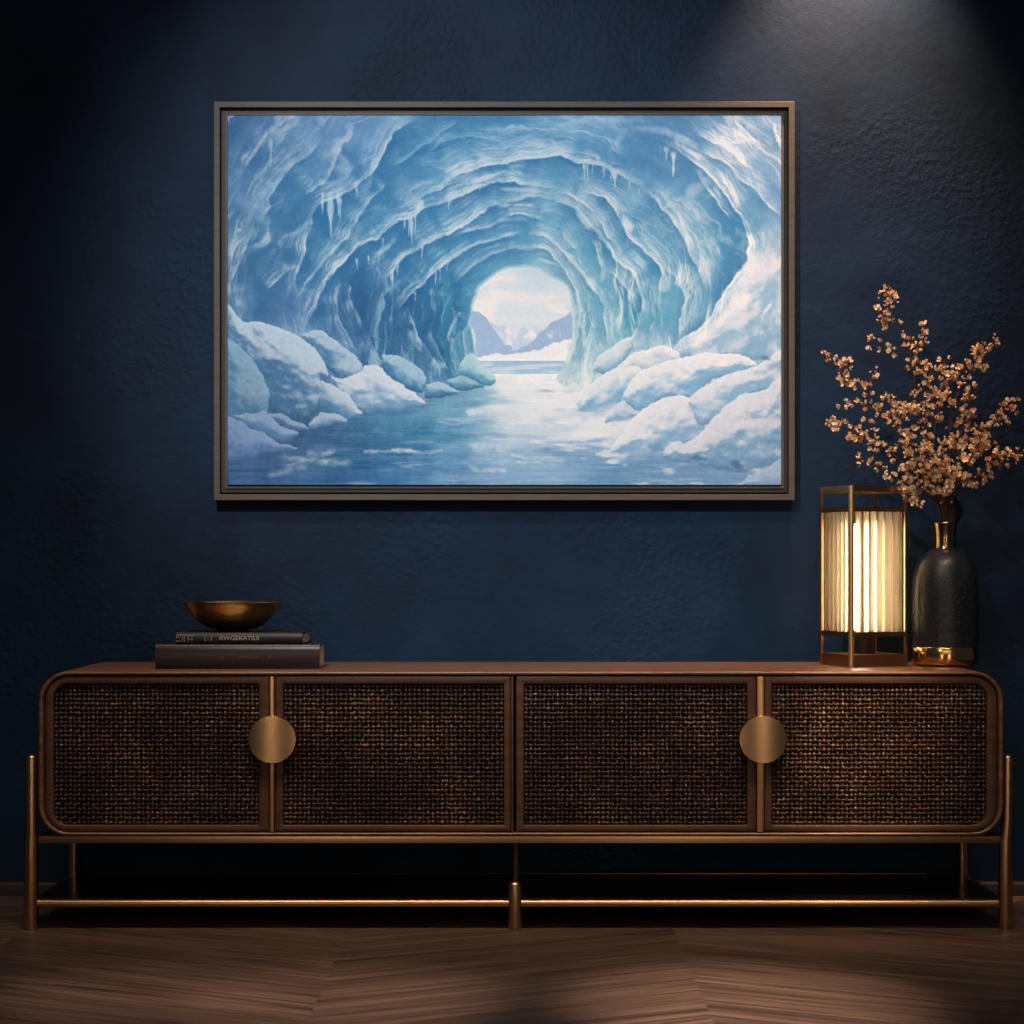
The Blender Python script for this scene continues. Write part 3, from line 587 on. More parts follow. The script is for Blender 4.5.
for k, (a, b, rl, rr, bl, br) in enumerate(doors):
    z0, z1 = fz(831.8), fz(676.2); x0, x1 = fx(a), fx(b)
    ro = [24*P*rl or 1.2*P, 24*P*rr or 1.2*P, 24*P*rr or 1.2*P, 24*P*rl or 1.2*P]
    ri = [14*P*rl or 1*P, 14*P*rr or 1*P, 14*P*rr or 1*P, 14*P*rl or 1*P]
    ins = (bl*P, br*P, 6.4*P, 7.8*P)
    bm = bmesh.new(); ring_prism(bm, x0, x1, z0, z1, ro, ins, .005, .025, .0022, ri); D = sb('door', bm, M_frame)
    # cane: real over-and-under strands
    cx0, cx1, cz0, cz1 = x0+ins[0], x1-ins[1], z0+ins[2], z1-ins[3]
    pit = 4.6*P; nx = max(2, round((cx1-cx0)/pit)); nz_ = max(2, round((cz1-cz0)/pit)); px_ = (cx1-cx0)/nx; pz_ = (cz1-cz0)/nz_
    bm = bmesh.new(); yc = .0155; A = .0028
    def strand(fixed, lo, hi, cnt, step, other, horiz, par):
        rings = []; wd = random.uniform(.0022, .0030); n_ = cnt*4
        j0 = random.uniform(-.0006, .0006); ph = random.random()*9
        for s in range(n_+1):
            tt = lo+(hi-lo)*s/n_; i_ = (tt-other)/step
            yy = yc-A*math.cos(PI*(i_-.5+par)) if True else yc
            f_ = fixed+j0+.0006*math.sin(tt*40+ph)+.0004*math.sin(tt*130+ph*3)
            w2 = wd*(.62+.55*max(0, (yc-yy)/A)+.08*math.sin(tt*90+ph))
            sect = [(-w2, .0004), (-w2*.55, -.0012), (w2*.55, -.0012), (w2, .0004), (0, .0010)]
            rings.append([Vector((tt, yy+q2, f_+p2)) if horiz else Vector((f_+p2, yy+q2, tt)) for p2, q2 in sect])
        loops(bm, rings, True, True, True)
    def cut(c, lo, hi, half_lo, half_hi, along_lo, along_hi, rlo, rhi):
        e_lo = e_hi = 0; r_ = 14*P
        for edge in (c-half_lo, half_hi-c):
            if edge < r_:
                g_ = r_-math.sqrt(max(0, r_*r_-(r_-edge)**2))
                if rlo: e_lo = max(e_lo, g_)
                if rhi: e_hi = max(e_hi, g_)
        return along_lo+e_lo-.003, along_hi-e_hi+.003
    for j in range(nz_):
        zc = cz0+(j+.5)*pz_; lo, hi = cut(zc, 0, 0, cz0, cz1, cx0, cx1, rl, rr)
        strand(zc, lo, hi, nx, px_, cx0, True, j % 2)
    for i in range(nx):
        xc = cx0+(i+.5)*px_
        e_ = 0
        if (rl and xc-cx0 < 14*P) or (rr and cx1-xc < 14*P):
            ed = xc-cx0 if rl else cx1-xc; e_ = 14*P-math.sqrt(max(0, (14*P)**2-(14*P-ed)**2))
        strand(xc, cz0+e_-.003, cz1-e_+.003, nz_, pz_, cz0, False, (i+1) % 2)
    c_ = sb('cane_panel', bm, M_cane, ang=60); c_.parent = D
    bm = bmesh.new(); q = rrect(cx0-.002, cx1+.002, cz0-.002, cz1+.002, [x_+.001 for x_ in ri])
    loops(bm, [[Vector((a_, y, c2)) for a_, c2 in q] for y in (.0205, .0245)], True, True, True)
    c_ = sb('backing_panel', bm, M_back); c_.parent = D
for a, b in ((269.6, 274.0), (757.2, 764.2)):
    bm = bmesh.new(); box(bm, fx(a), fx(b), .001, .022, fz(832), fz(676.4), .0018); sb('brass_strip', bm, M_bronze)
bm = bmesh.new(); box(bm, fx(511.3), fx(513.2), .002, .022, fz(832), fz(676.4), .0008); sb('centre_strip', bm, M_frame)
for px in (273.0, 762.2):
    bm = bmesh.new(); R_ = 23.8*P; n_ = 64; ys = -.020
    def dome(r): return [Vector((r*math.cos(2*PI*k_/n_), ys+.0045*(r*math.cos(2*PI*k_/n_)/R_)**2, r*math.sin(2*PI*k_/n_))) for k_ in range(n_)]
    rings = [[p_+Vector((0, .026+ys*0-p_.y-.022, 0)) for p_ in dome(R_)], [p_+Vector((0, .0015, 0)) for p_ in dome(R_)], dome(R_*.985)]+[dome(R_*q_) for q_ in (.95, .8, .6, .4, .2, .05)]
    loops(bm, rings, True, True, True)
    bmesh.ops.translate(bm, verts=bm.verts[:], vec=Vector((fx(px), 0, fz(738.8)))); sb('door_pull', bm, M_brass, ang=25)
# bronze frame
YF, YB = .016, .385
def post(name, segs, y, m=M_bronze, dome=True, n=20):       # segs: (px centre, radius px, py), top first
    bm = bmesh.new(); rings = []
    cx_, r_, py_ = segs[0]
    if dome:
        for k_ in range(1, 6):
            a = .5*PI*k_/6; rings.append((cx_, r_*math.sin(a), py_+r_*.75*(1-math.cos(a))))
        segs = [(cx_, r_, py_+r_*.75)]+list(segs[1:])
    rings += segs
    loops(bm, [[Vector((fx(c)*(CD+(y if y < .1 else 0))/CD+r*P*math.cos(2*PI*k_/n), y+r*P*math.sin(2*PI*k_/n), fz(z))) for k_ in range(n)] for c, r, z in rings], True, True, True)
    return sb(name, bm, m)
post('leg', [(31.8, 6.0, 754.5), (31.8, 6.0, 832), (31.4, 7.2, 850), (31.3, 7.4, 929), (31.3, 7.1, 930.2)], YF)
post('leg', [(1007.8, 5.4, 755), (1007.4, 5.6, 820), (1005.4, 7.2, 842), (1005.2, 7.3, 929), (1005.2, 7.0, 930.2)], YF)
post('leg', [(515, 7.2, 881.5), (515, 7.2, 929), (515, 6.9, 930.2)], YF)
post('support_post', [(515.8, 3.0, 843), (515.8, 3.0, 884)], .05, M_frame, False, 12)
for px in (73.5, 962.5):
    x_ = (px-512)*(CD+YB)/FPX; c = x_*482+512
    post('leg', [(c, 6.0, 836), (c, 6.2, 929), (c, 6.0, 930.2)], YB, dome=False)
bm = bmesh.new(); box(bm, fx(37.5), fx(1001), YF-.010, YF+.010, fz(843.6), fz(836.6), .003); sb('upper_rail', bm, M_bronze)
bm = bmesh.new(); box(bm, fx(37.5), fx(1001), YB-.010, YB+.008, fz(843.6), fz(836.6), .003); sb('upper_rail', bm, M_bronze)
for px in (31.5, 1005): 
    bm = bmesh.new(); box(bm, fx(px)-.007, fx(px)+.007, YF, YB, fz(843.4), fz(836.8), .003); sb('side_rail', bm, M_bronze)
bm = bmesh.new(); tube(bm, [(fx(36), YF, fz(904.4)), (fx(1000), YF, fz(904.4))], 3.9*P, 16); sb('lower_rail', bm, M_bronze)
for px in (31.5, 1005):
    bm = bmesh.new(); tube(bm, [(fx(px), YF, fz(904.4)), (fx(px), YB, fz(904.4))], 3.2*P, 12); sb('side_rail', bm, M_bronze)
bm = bmesh.new(); tube(bm, [(fx(72), YB+.002, fz(903.6)), (fx(964), YB+.002, fz(903.6))], 2.4*P, 12); sb('shelf_rail', bm, M_bronze)
bm = bmesh.new()
q = []
for (cx_, cy_, a0) in ((fx(34), YF, PI), (fx(1003), YF, 1.5*PI), (fx(1003), YB+.004, 0), (fx(34), YB+.004, .5*PI)):
    r_ = .004 if cy_ == YF else .02
    ox = cx_+(r_ if cx_ < 0 else -r_); oy = cy_+(r_ if cy_ == YF else -r_)
    q += [(ox+r_*math.cos(a0+.5*PI*k_/7), oy+r_*math.sin(a0+.5*PI*k_/7)) for k_ in range(8)]
def so(d_, z): return [Vector((a*(1-d_), YF+.18+(c-YF-.18)*(1-d_*5), z)) for a, c in q]
loops(bm, [so(.002, fz(906.5)), so(0, fz(906)), so(0, fz(902.6)), so(.002, fz(902))], True, True, True); sb('shelf', bm, M_shelf, smooth=False)

# ---------------------------------------------------------------- framed picture
FY = .408
PT = thing('framed_picture', 'large framed picture of a blue ice cave hanging on the navy wall', 'picture', at(504, 300, WY))
PO = Vector(at(504, 300, WY))
def pt(name, bm, m, parent=PT, **k):
    bmesh.ops.translate(bm, verts=bm.verts[:], vec=-PO); return obj(name, bm, m, parent, **k)
def rect(pxa, pxb, pya, pyb, y): a_, b_ = at(pxa, pyb, y), at(pxb, pya, y); return a_.x, b_.x, a_.z, b_.z
def frame_ring(name, xa, xb, ya, yb, wd, yf, yb2, m, ch):
    bm = bmesh.new(); x0, x1, z0, z1 = rect(xa, xb, ya, yb, yf); k = wd*(CD+yf)/FPX
    ring_prism(bm, x0, x1, z0, z1, [2e-4]*4, (k,)*4, yf, yb2, ch); return pt(name, bm, m, smooth=False)
frame_ring('outer_frame', 213.8, 794.8, 101.3, 500.2, 6.0, FY, WY, M_frame_metal, .001)
frame_ring('inner_moulding', 221.2, 787.4, 108.8, 492.7, 5.6, .424, WY, M_frame_in, .001)
frame_ring('inner_lip', 224.9, 783.9, 112.6, 488.6, 2.5, .4195, .440, M_frame_metal, .0005)
bm = bmesh.new(); x0, x1, z0, z1 = rect(215, 793.5, 102.5, 499, .44); box(bm, x0, x1, .440, WY-.001, z0, z1); pt('backing_board', bm, M_groove, smooth=False)
# canvas, its picture carried by the mesh's own colours
pic = paint_ice_cave(1.4)
H_, W2 = pic.shape[:2]
x0, x1, z0, z1 = rect(PX0, PX1, PY0, PY1, .414)
gx_, gz_ = np.meshgrid(np.linspace(x0, x1, W2), np.linspace(z1, z0, H_))
co = np.stack([gx_-PO.x, np.full_like(gx_, .414-PO.y), gz_-PO.z], -1).reshape(-1, 3)
idx = np.arange(H_*W2).reshape(H_, W2)
quads = np.stack([idx[:-1, :-1], idx[1:, :-1], idx[1:, 1:], idx[:-1, 1:]], -1).reshape(-1, 4)
bord = np.r_[idx[0, :], idx[1:, -1], idx[-1, -2::-1], idx[-2:0:-1, 0]]
nb_ = len(bord); back = np.arange(nb_)+H_*W2
cb_ = co[bord].copy(); cb_[:, 1] = .438-PO.y
co = np.vstack([co, cb_]); side = np.stack([bord, np.roll(bord, -1), np.roll(back, -1), back], -1)
quads = np.vstack([quads, side])
lin = np.where(pic <= .04045, pic/12.92, ((pic+.055)/1.055)**2.4).reshape(-1, 3)
lin = np.vstack([lin, lin[bord]]); rgba = np.ones((len(lin), 4), np.float32); rgba[:, :3] = lin
me = bpy.data.meshes.new('canvas'); me.vertices.add(len(co)); me.vertices.foreach_set('co', co.astype(np.float32).ravel())
me.loops.add(quads.size); me.loops.foreach_set('vertex_index', quads.astype(np.int32).ravel())
me.polygons.add(len(quads)); me.polygons.foreach_set('loop_start', np.arange(0, quads.size, 4, dtype=np.int32))
me.update(calc_edges=True); me.validate()
ca_ = me.color_attributes.new('picture', 'FLOAT_COLOR', 'POINT'); ca_.data.foreach_set('color', rgba.ravel())
M_canvas = mat('printed_canvas', (1, 1, 1), .85, spec=.08)
at_ = nd(M_canvas, 'ShaderNodeAttribute', attribute_name='picture'); set_in(M_canvas, 'Base Color', at_.outputs['Color'])
me.materials.append(M_canvas); cv = bpy.data.objects.new('canvas', me); COL.objects.link(cv); cv.parent = PT
cv['label'] = 'picture of a blue ice tunnel opening on a pale sky, hills and frozen water'

# ---------------------------------------------------------------- books and bowl
ZT = fz(671.3)                                          # top of the sideboard
def book(name, label, x0, x1, h, depth, loc, rz, mcov, titles):
    B = thing(name, label, 'book', loc, rz)
    w2 = (x1-x0)/2; t_ = .0028
    bm = bmesh.new()                                     # boards and rounded spine, one folded cover (local: spine at y=0 facing -y)
    sec = []; n_ = 10
    sec += [(depth, 0), (depth, t_), (.008, t_)]
    sec += [(.008, h-t_), (depth, h-t_), (depth, h), (.006, h)]
    sec += [(.006-.006*math.sin(PI*k_/n_)**.6 if 0 < k_ < n_ else .006, h*(1-k_/n_)) for k_ in range(1, n_)]
    sec += [(.006, 0)]
    loops(bm, [[Vector((x, a, c)) for a, c in sec] for x in (-w2, -w2+.0008, w2-.0008, w2)], True, True, True)
    obj('cover', bm, mcov, B, ang=30)
    bm = bmesh.new(); sec = [(.0095, t_+.0002), (depth-.006, t_+.0002), (depth-.006, h-t_-.0002), (.0095, h-t_-.0002)]
    loops(bm, [[Vector((x, a, c)) for a, c in sec] for x in (-w2+.004, w2-.004)], True, True, True); obj('pages', bm, M_page, B)
    for txt, cx_, cz_, size, m, sx_ in titles:
        cu = bpy.data.curves.new('t', 'FONT'); cu.body = txt; cu.size = size; cu.align_x = 'CENTER'; cu.align_y = 'CENTER'; cu.extrude = .0003
        to = bpy.data.objects.new('t', cu); COL.objects.link(to)
        bpy.context.view_layer.update()
        me_ = bpy.data.meshes.new_from_object(to.evaluated_get(bpy.context.evaluated_depsgraph_get()))
        bpy.data.objects.remove(to); me_.name = 'spine_title'; me_.materials.clear(); me_.materials.append(m)
        me_.transform(Matrix.Translation((cx_, -.0002, cz_)) @ Matrix.Rotation(PI/2, 4, 'X') @ Matrix.Scale(sx_, 4, (1, 0, 0)))
        s_ = bpy.data.objects.new('spine_title', me_); COL.objects.link(s_); s_.parent = B
    return B
yb_ = .085; a_, b_ = at(155, 660, yb_).x, at(319.5, 660, yb_).x
h1 = 24.2*(CD+yb_)/FPX
book('hardback_book', 'thick dark brown leather hardback at the bottom of the stack on the sideboard', a_, b_, h1, .155, ((a_+b_)/2, yb_, ZT), 0, M_leather,
     [('II', -.032, h1*.45, .012, M_ink2, 1.3), ('MWGAI', .022, h1*.5, .009, M_ink2, 1.3), ('II', .068, h1*.5, .009, M_ink2, 1.2)])
yt = .095; a_, b_ = at(175.5, 640, yt).x, at(302.5, 640, yt).x
h2 = 12.2*(CD+yt)/FPX
B2 = book('hardback_book', 'thin black hardback with worn silver spine lettering under the bronze bowl', a_, b_, h2, .150, ((a_+b_)/2, yt, ZT+h1), math.radians(-1.6), M_cloth,
     [('AWGERATIUI', .0, h2*.53, .0125, M_ink, 1.15), ('( : )', -.066, h2*.53, .012, M_ink, 1.0)])
bm = bmesh.new()                                          # worn ornament at the left end of the spine
random.seed(11)
for i in range(9):
    for j in range(4):
        if random.random() < .72:
            x_ = -.133+i*.0041; z_ = h2*.3+j*h2*.15; r_ = random.uniform(.0010, .0017)
            q = [Vector((x_+r_*math.cos(a), y_, z_+r_*math.sin(a))) for y_ in (-.0008,) for a in (0, PI/2, PI, 1.5*PI)]
            loops(bm, [[p_+Vector((0, .0012, 0)) for p_ in q], q], True, False, True)
o = obj('spine_ornament', bm, M_ink, B2)
yw = .185; k_ = (CD+yw)/FPX; c_ = at(233.4, 602, yw); zb = ZT+h1+h2
BW = thing('bowl', 'polished bronze bowl resting on the stack of two books', 'bowl', (c_.x, yw, zb))
hb = c_.z-zb
pr = [(14.5, 0), (15, .02), (15.5, .05), (23, .10), (30, .22), (37.5, .43), (43.5, .66), (48, .86), (51.2, .985), (51.8, 1.0), (51.4, 1.012), (50.6, 1.0), (47, .87), (42, .66), (36, .45), (28, .26), (16, .14), (3, .11)]
bm = bmesh.new(); lathe(bm, [(r*k_, z*hb) for r, z in pr], n=72); obj('bowl_body', bm, M_bowl, BW, ang=60)

# ---------------------------------------------------------------- lantern lamp
LY = .252; lc = Vector((.7712, LY, 0))
LP = thing('table_lamp', 'glowing square lantern lamp with ribbed glass shade beside the black vase', 'lamp', (lc.x, LY, ZT), math.radians(-25.5))
R_ = .0972; hf = R_/math.sqrt(2)                        # local frame: corners on the axes
cor = [Vector((0, -R_, 0)), Vector((R_, 0, 0)), Vector((0, R_, 0)), Vector((-R_, 0, 0))]
def lz(py): return EZ-(py-HOR)*(CD+.16)/FPX-ZT
for k, c in enumerate(cor):
    bm = bmesh.new(); s_ = .0056 if k == 0 else .0030
    if k == 0: lathe(bm, [(s_*.8, 0), (s_*1.1, .0006), (s_*1.1, lz(485.2)-.0006), (s_*.8, lz(485.2))], n=20)
    else:
        box(bm, -s_, s_, -s_, s_, 0, lz(485.2), .0008); bmesh.ops.rotate(bm, verts=bm.verts[:], matrix=Matrix.Rotation(PI/4, 3, 'Z'), cent=(0, 0, 0))
    bmesh.ops.translate(bm, verts=bm.verts[:], vec=c*(.972 if k else .955))
    o = obj('corner_post', bm, M_lampbrass if k == 0 else M_lampframe, LP, smooth=(k == 0))
def sq(name, pa, pb, th, m, solid=False, ext=1.):
    bm = bmesh.new(); z0, z1 = lz(pb), lz(pa)
    o_ = [c*ext for c in cor]; i_ = [c*(ext-th/hf) for c in cor]
    A_ = [[p_+Vector((0, 0, z)) for p_ in L_] for L_, z in ((o_, z0), (o_, z1), (i_, z1), (i_, z0))]
    if solid: loops(bm, A_[:2], True, True, True)
    else:
        R2 = loops(bm, A_); 
        for i in range(4): bm.faces.new((R2[3][i], R2[3][(i+1) % 4], R2[0][(i+1) % 4], R2[0][i]))
    return obj(name, bm, m, LP, smooth=False)
sq('plinth', 655.2, 668, .02, M_lampframe, True)
sq('lower_ring', 632.2, 637.2, .010, M_lampframe); sq('upper_ring', 506.6, 511.4, .010, M_lampframe); sq('top_ring', 485.2, 491.6, .010, M_lampframe)
bm = bmesh.new(); lathe(bm, [(.026, lz(655.2)), (.026, lz(634))], n=24); obj('socket_base', bm, M_black, LP)
bm = bmesh.new(); zz0, zz1 = lz(634), lz(513)
lathe(bm, [(.004, zz0), (.019, zz0+.004), (.022, zz0+.02), (.022, zz1-.035), (.018, zz1-.02), (.004, zz1-.015)], n=24); obj('light_tube', bm, M_bulb, LP)
NR = 6
for f in range(4):
    a, b = cor[f]*.90, cor[(f+1) % 4]*.90
    for i in range(NR):
        p_ = a.lerp(b, (i+.5)/NR*.88+.06); bm = bmesh.new()
        lathe(bm, [(.0080, lz(632.6)), (.0080, lz(511))], (p_.x, p_.y, 0), 24); obj('glass_rod', bm, M_rod, LP)

# ---------------------------------------------------------------- vase
VY = .235; vc = at(945.3, 660, VY); kv = (CD+VY)/FPX
VS = thing('vase', 'charcoal speckled bottle vase with gold base band holding dried branches', 'vase', (vc.x, VY, ZT))
def vz(py): return EZ-(py-HOR)*kv-ZT
bm = bmesh.new()
lathe(bm, [(r*kv, vz(py)) for r, py in [(33.2, 647.5), (33.2, 640), (33.2, 600), (33, 590), (32.3, 580), (30.6, 571), (27.6, 562.5), (23.4, 556), (18.5, 551.8), (14.5, 549.4), (11.5, 548.4)]], n=64, cap0=False, cap1=False); obj('body', bm, M_vase, VS, ang=60)
bm = bmesh.new()
lathe(bm, [(r*kv, vz(py)) for r, py in [(11.6, 549), (10.6, 546), (10.2, 541), (10.4, 535), (11.2, 528), (12, 524), (12.2, 523), (11.8, 522.4), (11, 523.2), (10, 530), (9.2, 540), (9.2, 549)]], n=48, cap0=False, cap1=True); o = obj('neck', bm, M_neck, VS, ang=60); o['label'] = 'dark polished metal neck'
bm = bmesh.new(); zb_ = 0
lathe(bm, [(22*kv, 0), (28*kv, .0005), (31.3*kv, .003), (33.2*kv, .008), (33.8*kv, .015), (33.8*kv, vz(647)), (33.2*kv, vz(646.4))], n=64, cap1=False); o = obj('base_band', bm, M_gold, VS, ang=60); o['label'] = 'gold metal base band'

# ---------------------------------------------------------------- dried branches
def zp(zx, zy): return 804+zx/3.936, 270+zy/3.936
def cr(P_, n=6):
    Q = [P_[0]*2-P_[1]]+list(P_)+[P_[-1]*2-P_[-2]]; out = []
    for i in range(1, len(Q)-2):
        for k in range(n):
            t = k/n; p0, p1, p2, p3 = Q[i-1:i+3]
            out.append(.5*(2*p1+(p2-p0)*t+(2*p0-5*p1+4*p2-p3)*t*t+(3*p1-p0-3*p2+p3)*t**3))
    return out+[P_[-1]]
rnd = random.Random(23)
def floret(bm, p, d, s):                               # a small open cup of curled petals
    d = d.normalized(); u = d.orthogonal().normalized(); u.rotate(Matrix.Rotation(rnd.random()*6, 3, d)); v_ = d.cross(u)
    np_ = rnd.choice((3, 4, 5)); op = rnd.uniform(.35, 1.0); b_ = bm.verts.new(p)
    for k in range(np_):
        a = 2*PI*k/np_+rnd.uniform(-.2, .2); r_ = u*math.cos(a)+v_*math.sin(a); t_ = d.cross(r_); sw = s*rnd.uniform(.8, 1.2)
        rows = [(.15*op+.1, .2, .30), (.35*op+.2, .5, .46), (.62*op+.25, .85, .46), (.62*op+.25+rnd.uniform(-.25, .25), 1.12, .2)]
        prev = None
        for (rr, hh, ww) in rows:
            c = p+r_*rr*sw+d*hh*sw; L = bm.verts.new(c-t_*ww*sw+r_*.10*sw); M_ = bm.verts.new(c); Rr = bm.verts.new(c+t_*ww*sw+r_*.10*sw)
            if prev: bm.faces.new((prev[0], prev[1], M_, L)); bm.faces.new((prev[1], prev[2], Rr, M_))
            else: bm.faces.new((b_, M_, L)); bm.faces.new((b_, Rr, M_))
            prev = (L, M_, Rr)
def bud(bm, p, d, s):
    m_ = Matrix.Translation(p) @ d.to_track_quat('Z', 'Y').to_matrix().to_4x4() @ Matrix.Diagonal((s*.55, s*.55, s*.8, 1))
    bmesh.ops.create_icosphere(bm, subdivisions=1, radius=1, matrix=m_)
mouth = at(945.3, 524, VY)
def branch(label, pts, sprigs, dy, start=.45, dens=1., oy=0., big=1.):
    base = Vector((vc.x+rnd.uniform(-.006, .006), VY+oy*.2+rnd.uniform(-.006, .006), ZT+vz(545)))
    BR = thing('dried_branch', label, 'branch', base, 0, None)
    def path(P2, y0, y1, first=None):
        n_ = len(P2); out = []
        for i, (zx, zy) in enumerate(P2):
            y = y0+(y1-y0)*(i/(n_-1) if n_ > 1 else 1); px, py = zp(zx, zy); out.append(at(px, py, VY+y))
        return ([first] if first is not None else [])+out
    main = cr(path(pts, oy, dy, base)); tot = len(main)
    bm = bmesh.new(); tube(bm, [p_-base for p_ in main], [.0019-.0012*i/tot for i in range(tot)], 6)
    sites = [(main[i], (main[min(i+1, tot-1)]-main[i-1]).normalized()) for i in range(int(tot*start), tot)]
    dense = []
    for i in range(len(sites)-1):
        L = (sites[i+1][0]-sites[i][0]).length; m_ = max(1, int(L/.0085*dens+rnd.random()))
        for k in range(m_): dense.append((sites[i][0].lerp(sites[i+1][0], (k+rnd.random())/m_), sites[i][1]))
    dense.append(sites[-1])
    for sp in sprigs:
        # a sprig leaves the main stem at the nearest point
        zx, zy = sp[0]; px, py = zp(zx, zy); q0 = min(main, key=lambda p_: (p_-at(px, py, p_.y)).length)
        y1 = q0.y-VY+rnd.uniform(-.03, .03)
        pth = cr([q0]+[at(*zp(*c), VY+(q0.y-VY)+(y1-q0.y+VY)*(j+1)/len(sp[1:])) for j, c in enumerate(sp[1:])], 5)
        tube(bm, [p_-base for p_ in pth], [.0011-.0005*i/len(pth) for i in range(len(pth))], 5)
        st = max(1, len(pth)//4)
        for i in range(st, len(pth)):
            L = (pth[i]-pth[i-1]).length; m_ = max(1, int(L/.0085*dens+rnd.random()))
            for k in range(m_): dense.append((pth[i-1].lerp(pth[i], (k+rnd.random())/m_), (pth[i]-pth[i-1]).normalized()))
    fl = []
    for p_, t_ in dense:
        side = Vector((rnd.uniform(-1, 1), rnd.uniform(-1, .8), rnd.uniform(-.6, 1))); side = (side-t_*side.dot(t_)*.6).normalized()
        q = p_+side*rnd.uniform(.004, .011); d_ = (side+t_*.6).normalized()
        tube(bm, [p_-base, q-base], [.0005, .0004], 4)
        fl.append((q-base, d_))
    obj('stem', bm, M_stem, BR)
    rnd.shuffle(fl)
    for i, (q, d_) in enumerate(fl[:100]):
        bm = bmesh.new()
        if rnd.random() < .72: floret(bm, q, d_, rnd.uniform(.0055, .0086)*big)
        else: bud(bm, q, d_, rnd.uniform(.0036, .0054))
        obj('blossom', bm, M_flower, BR, ang=80)
    return BR
B = branch
B('tall dried branch in the vase whose blossomed tip stands highest of all', [(525, 880), (480, 700), (440, 500), (425, 360), (385, 255), (345, 160), (338, 78)],
  [((390, 330), (340, 325), (290, 275), (248, 285)), ((345, 215), (320, 210), (298, 214)), ((345, 150), (310, 160), (285, 165)), ((345, 100), (320, 85), (296, 95)), ((355, 130), (362, 122)), ((425, 350), (440, 310), (460, 270), (472, 222)), ((455, 295), (435, 270))], -.01, .5)
B('long dried branch rising to the upper left, its tip above the drooping left branches', [(515, 890), (430, 760), (370, 650), (300, 560), (200, 440), (140, 390), (78, 340)],
  [((240, 480), (265, 430), (268, 385)), ((310, 560), (240, 535), (150, 520)), ((140, 390), (170, 372), (180, 365)), ((200, 440), (165, 440), (130, 435)), ((330, 590), (345, 530), (330, 490)), ((100, 350), (120, 330))], -.06, .55)
B('dried branch reaching farthest left just above the lamp, with a drooping side sprig', [(520, 900), (430, 790), (300, 690), (200, 640), (140, 600), (82, 598)],
  [((240, 655), (195, 670), (172, 682)), ((300, 690), (270, 690), (250, 688)), ((210, 640), (190, 610)), ((140, 605), (120, 635)), ((300, 690), (260, 640), (250, 580))], -.03, .45)
B('short thick dried branch drooping low over the top of the lamp', [(530, 930), (470, 880), (400, 840), (320, 790), (265, 765), (212, 742)], [((400, 840), (380, 870), (420, 890)), ((350, 810), (330, 830)), ((430, 860), (455, 900), (452, 935))], -.09, .3, 1.3)
B('long dried branch rising to the upper right with a forked blossomed tip', [(560, 880), (575, 700), (578, 560), (615, 470), (645, 415), (690, 340), (730, 300), (762, 262)],
  [((690, 345), (680, 310), (678, 300)), ((640, 425), (630, 380), (625, 362)), ((660, 390), (695, 380), (712, 345)), ((590, 500), (540, 500), (520, 495)), ((578, 540), (560, 510), (550, 500))], .0, .5)
B('slim dried branch in the middle gap, with one loose sprig at its top', [(545, 880), (510, 720), (520, 590), (545, 510), (560, 440), (552, 355)], [((545, 480), (590, 430), (605, 410)), ((555, 430), (545, 400), (570, 380)), ((525, 590), (490, 570), (490, 525))], .05, .5, .8)
B('upright dried branch thick with blossoms right of the middle gap', [(560, 900), (600, 740), (625, 620), (645, 540), (655, 455)], [((610, 700), (650, 660), (670, 560)), ((600, 730), (570, 660), (585, 600)), ((630, 600), (600, 560), (600, 520)), ((645, 520), (630, 480))], -.05, .3, 1.35)
B('dried branch leaning right whose tip rises at the edge of the picture', [(575, 900), (650, 790), (705, 690), (725, 640), (765, 580), (800, 545), (842, 515)], [((705, 690), (690, 640), (690, 610)), ((760, 585), (755, 560)), ((765, 590), (790, 605)), ((710, 680), (740, 690), (715, 670)), ((800, 550), (835, 555))], .02, .45)
B('lowest dried branch on the right, bending out past the edge of the picture', [(580, 915), (640, 860), (700, 790), (745, 755), (785, 735), (825, 720), (875, 722)], [((700, 790), (690, 825), (720, 800)), ((740, 760), (760, 790)), ((785, 735), (770, 715)), ((825, 725), (820, 765)), ((660, 830), (670, 835))], -.04, .4)
B('dried branch standing upright in the centre, below the tallest tip', [(535, 880), (490, 740), (478, 600), (480, 480), (485, 375)], [((480, 520), (450, 480), (440, 470)), ((480, 450), (500, 400), (490, 370)), ((480, 480), (510, 480), (498, 530)), ((480, 560), (410, 545), (405, 520)), ((485, 400), (450, 380), (445, 370))], -.04, .4, 1.2)
B('dense dried branch left of centre, forked below the tall branch', [(530, 890), (450, 780), (410, 690), (385, 600), (370, 540), (325, 495)], [((400, 660), (350, 600), (345, 570)), ((385, 600), (430, 560), (440, 540)), ((420, 700), (360, 690), (330, 740)), ((375, 560), (395, 530)), ((400, 650), (440, 640))], -.08, .35, 1.25)
B('bushy dried branch filling the front right of the bouquet above the vase', [(560, 930), (600, 830), (640, 760), (675, 710), (700, 660)], [((610, 800), (560, 770), (530, 740)), ((620, 780), (600, 700), (590, 660)), ((650, 740), (690, 730), (720, 690)), ((600, 830), (640, 830), (670, 830)), ((590, 850), (570, 820), (550, 790))], -.10, .25, 1.3, -.02, 1.18)
B('bushy dried branch filling the front left of the bouquet above the vase', [(530, 930), (480, 850), (450, 780), (430, 720), (420, 660)], [((470, 830), (420, 800), (380, 770)), ((455, 790), (490, 720), (480, 660)), ((440, 740), (400, 720), (380, 680)), ((480, 850), (440, 880), (400, 870)), ((490, 860), (510, 800), (500, 760))], -.11, .25, 1.3, -.02, 1.18)
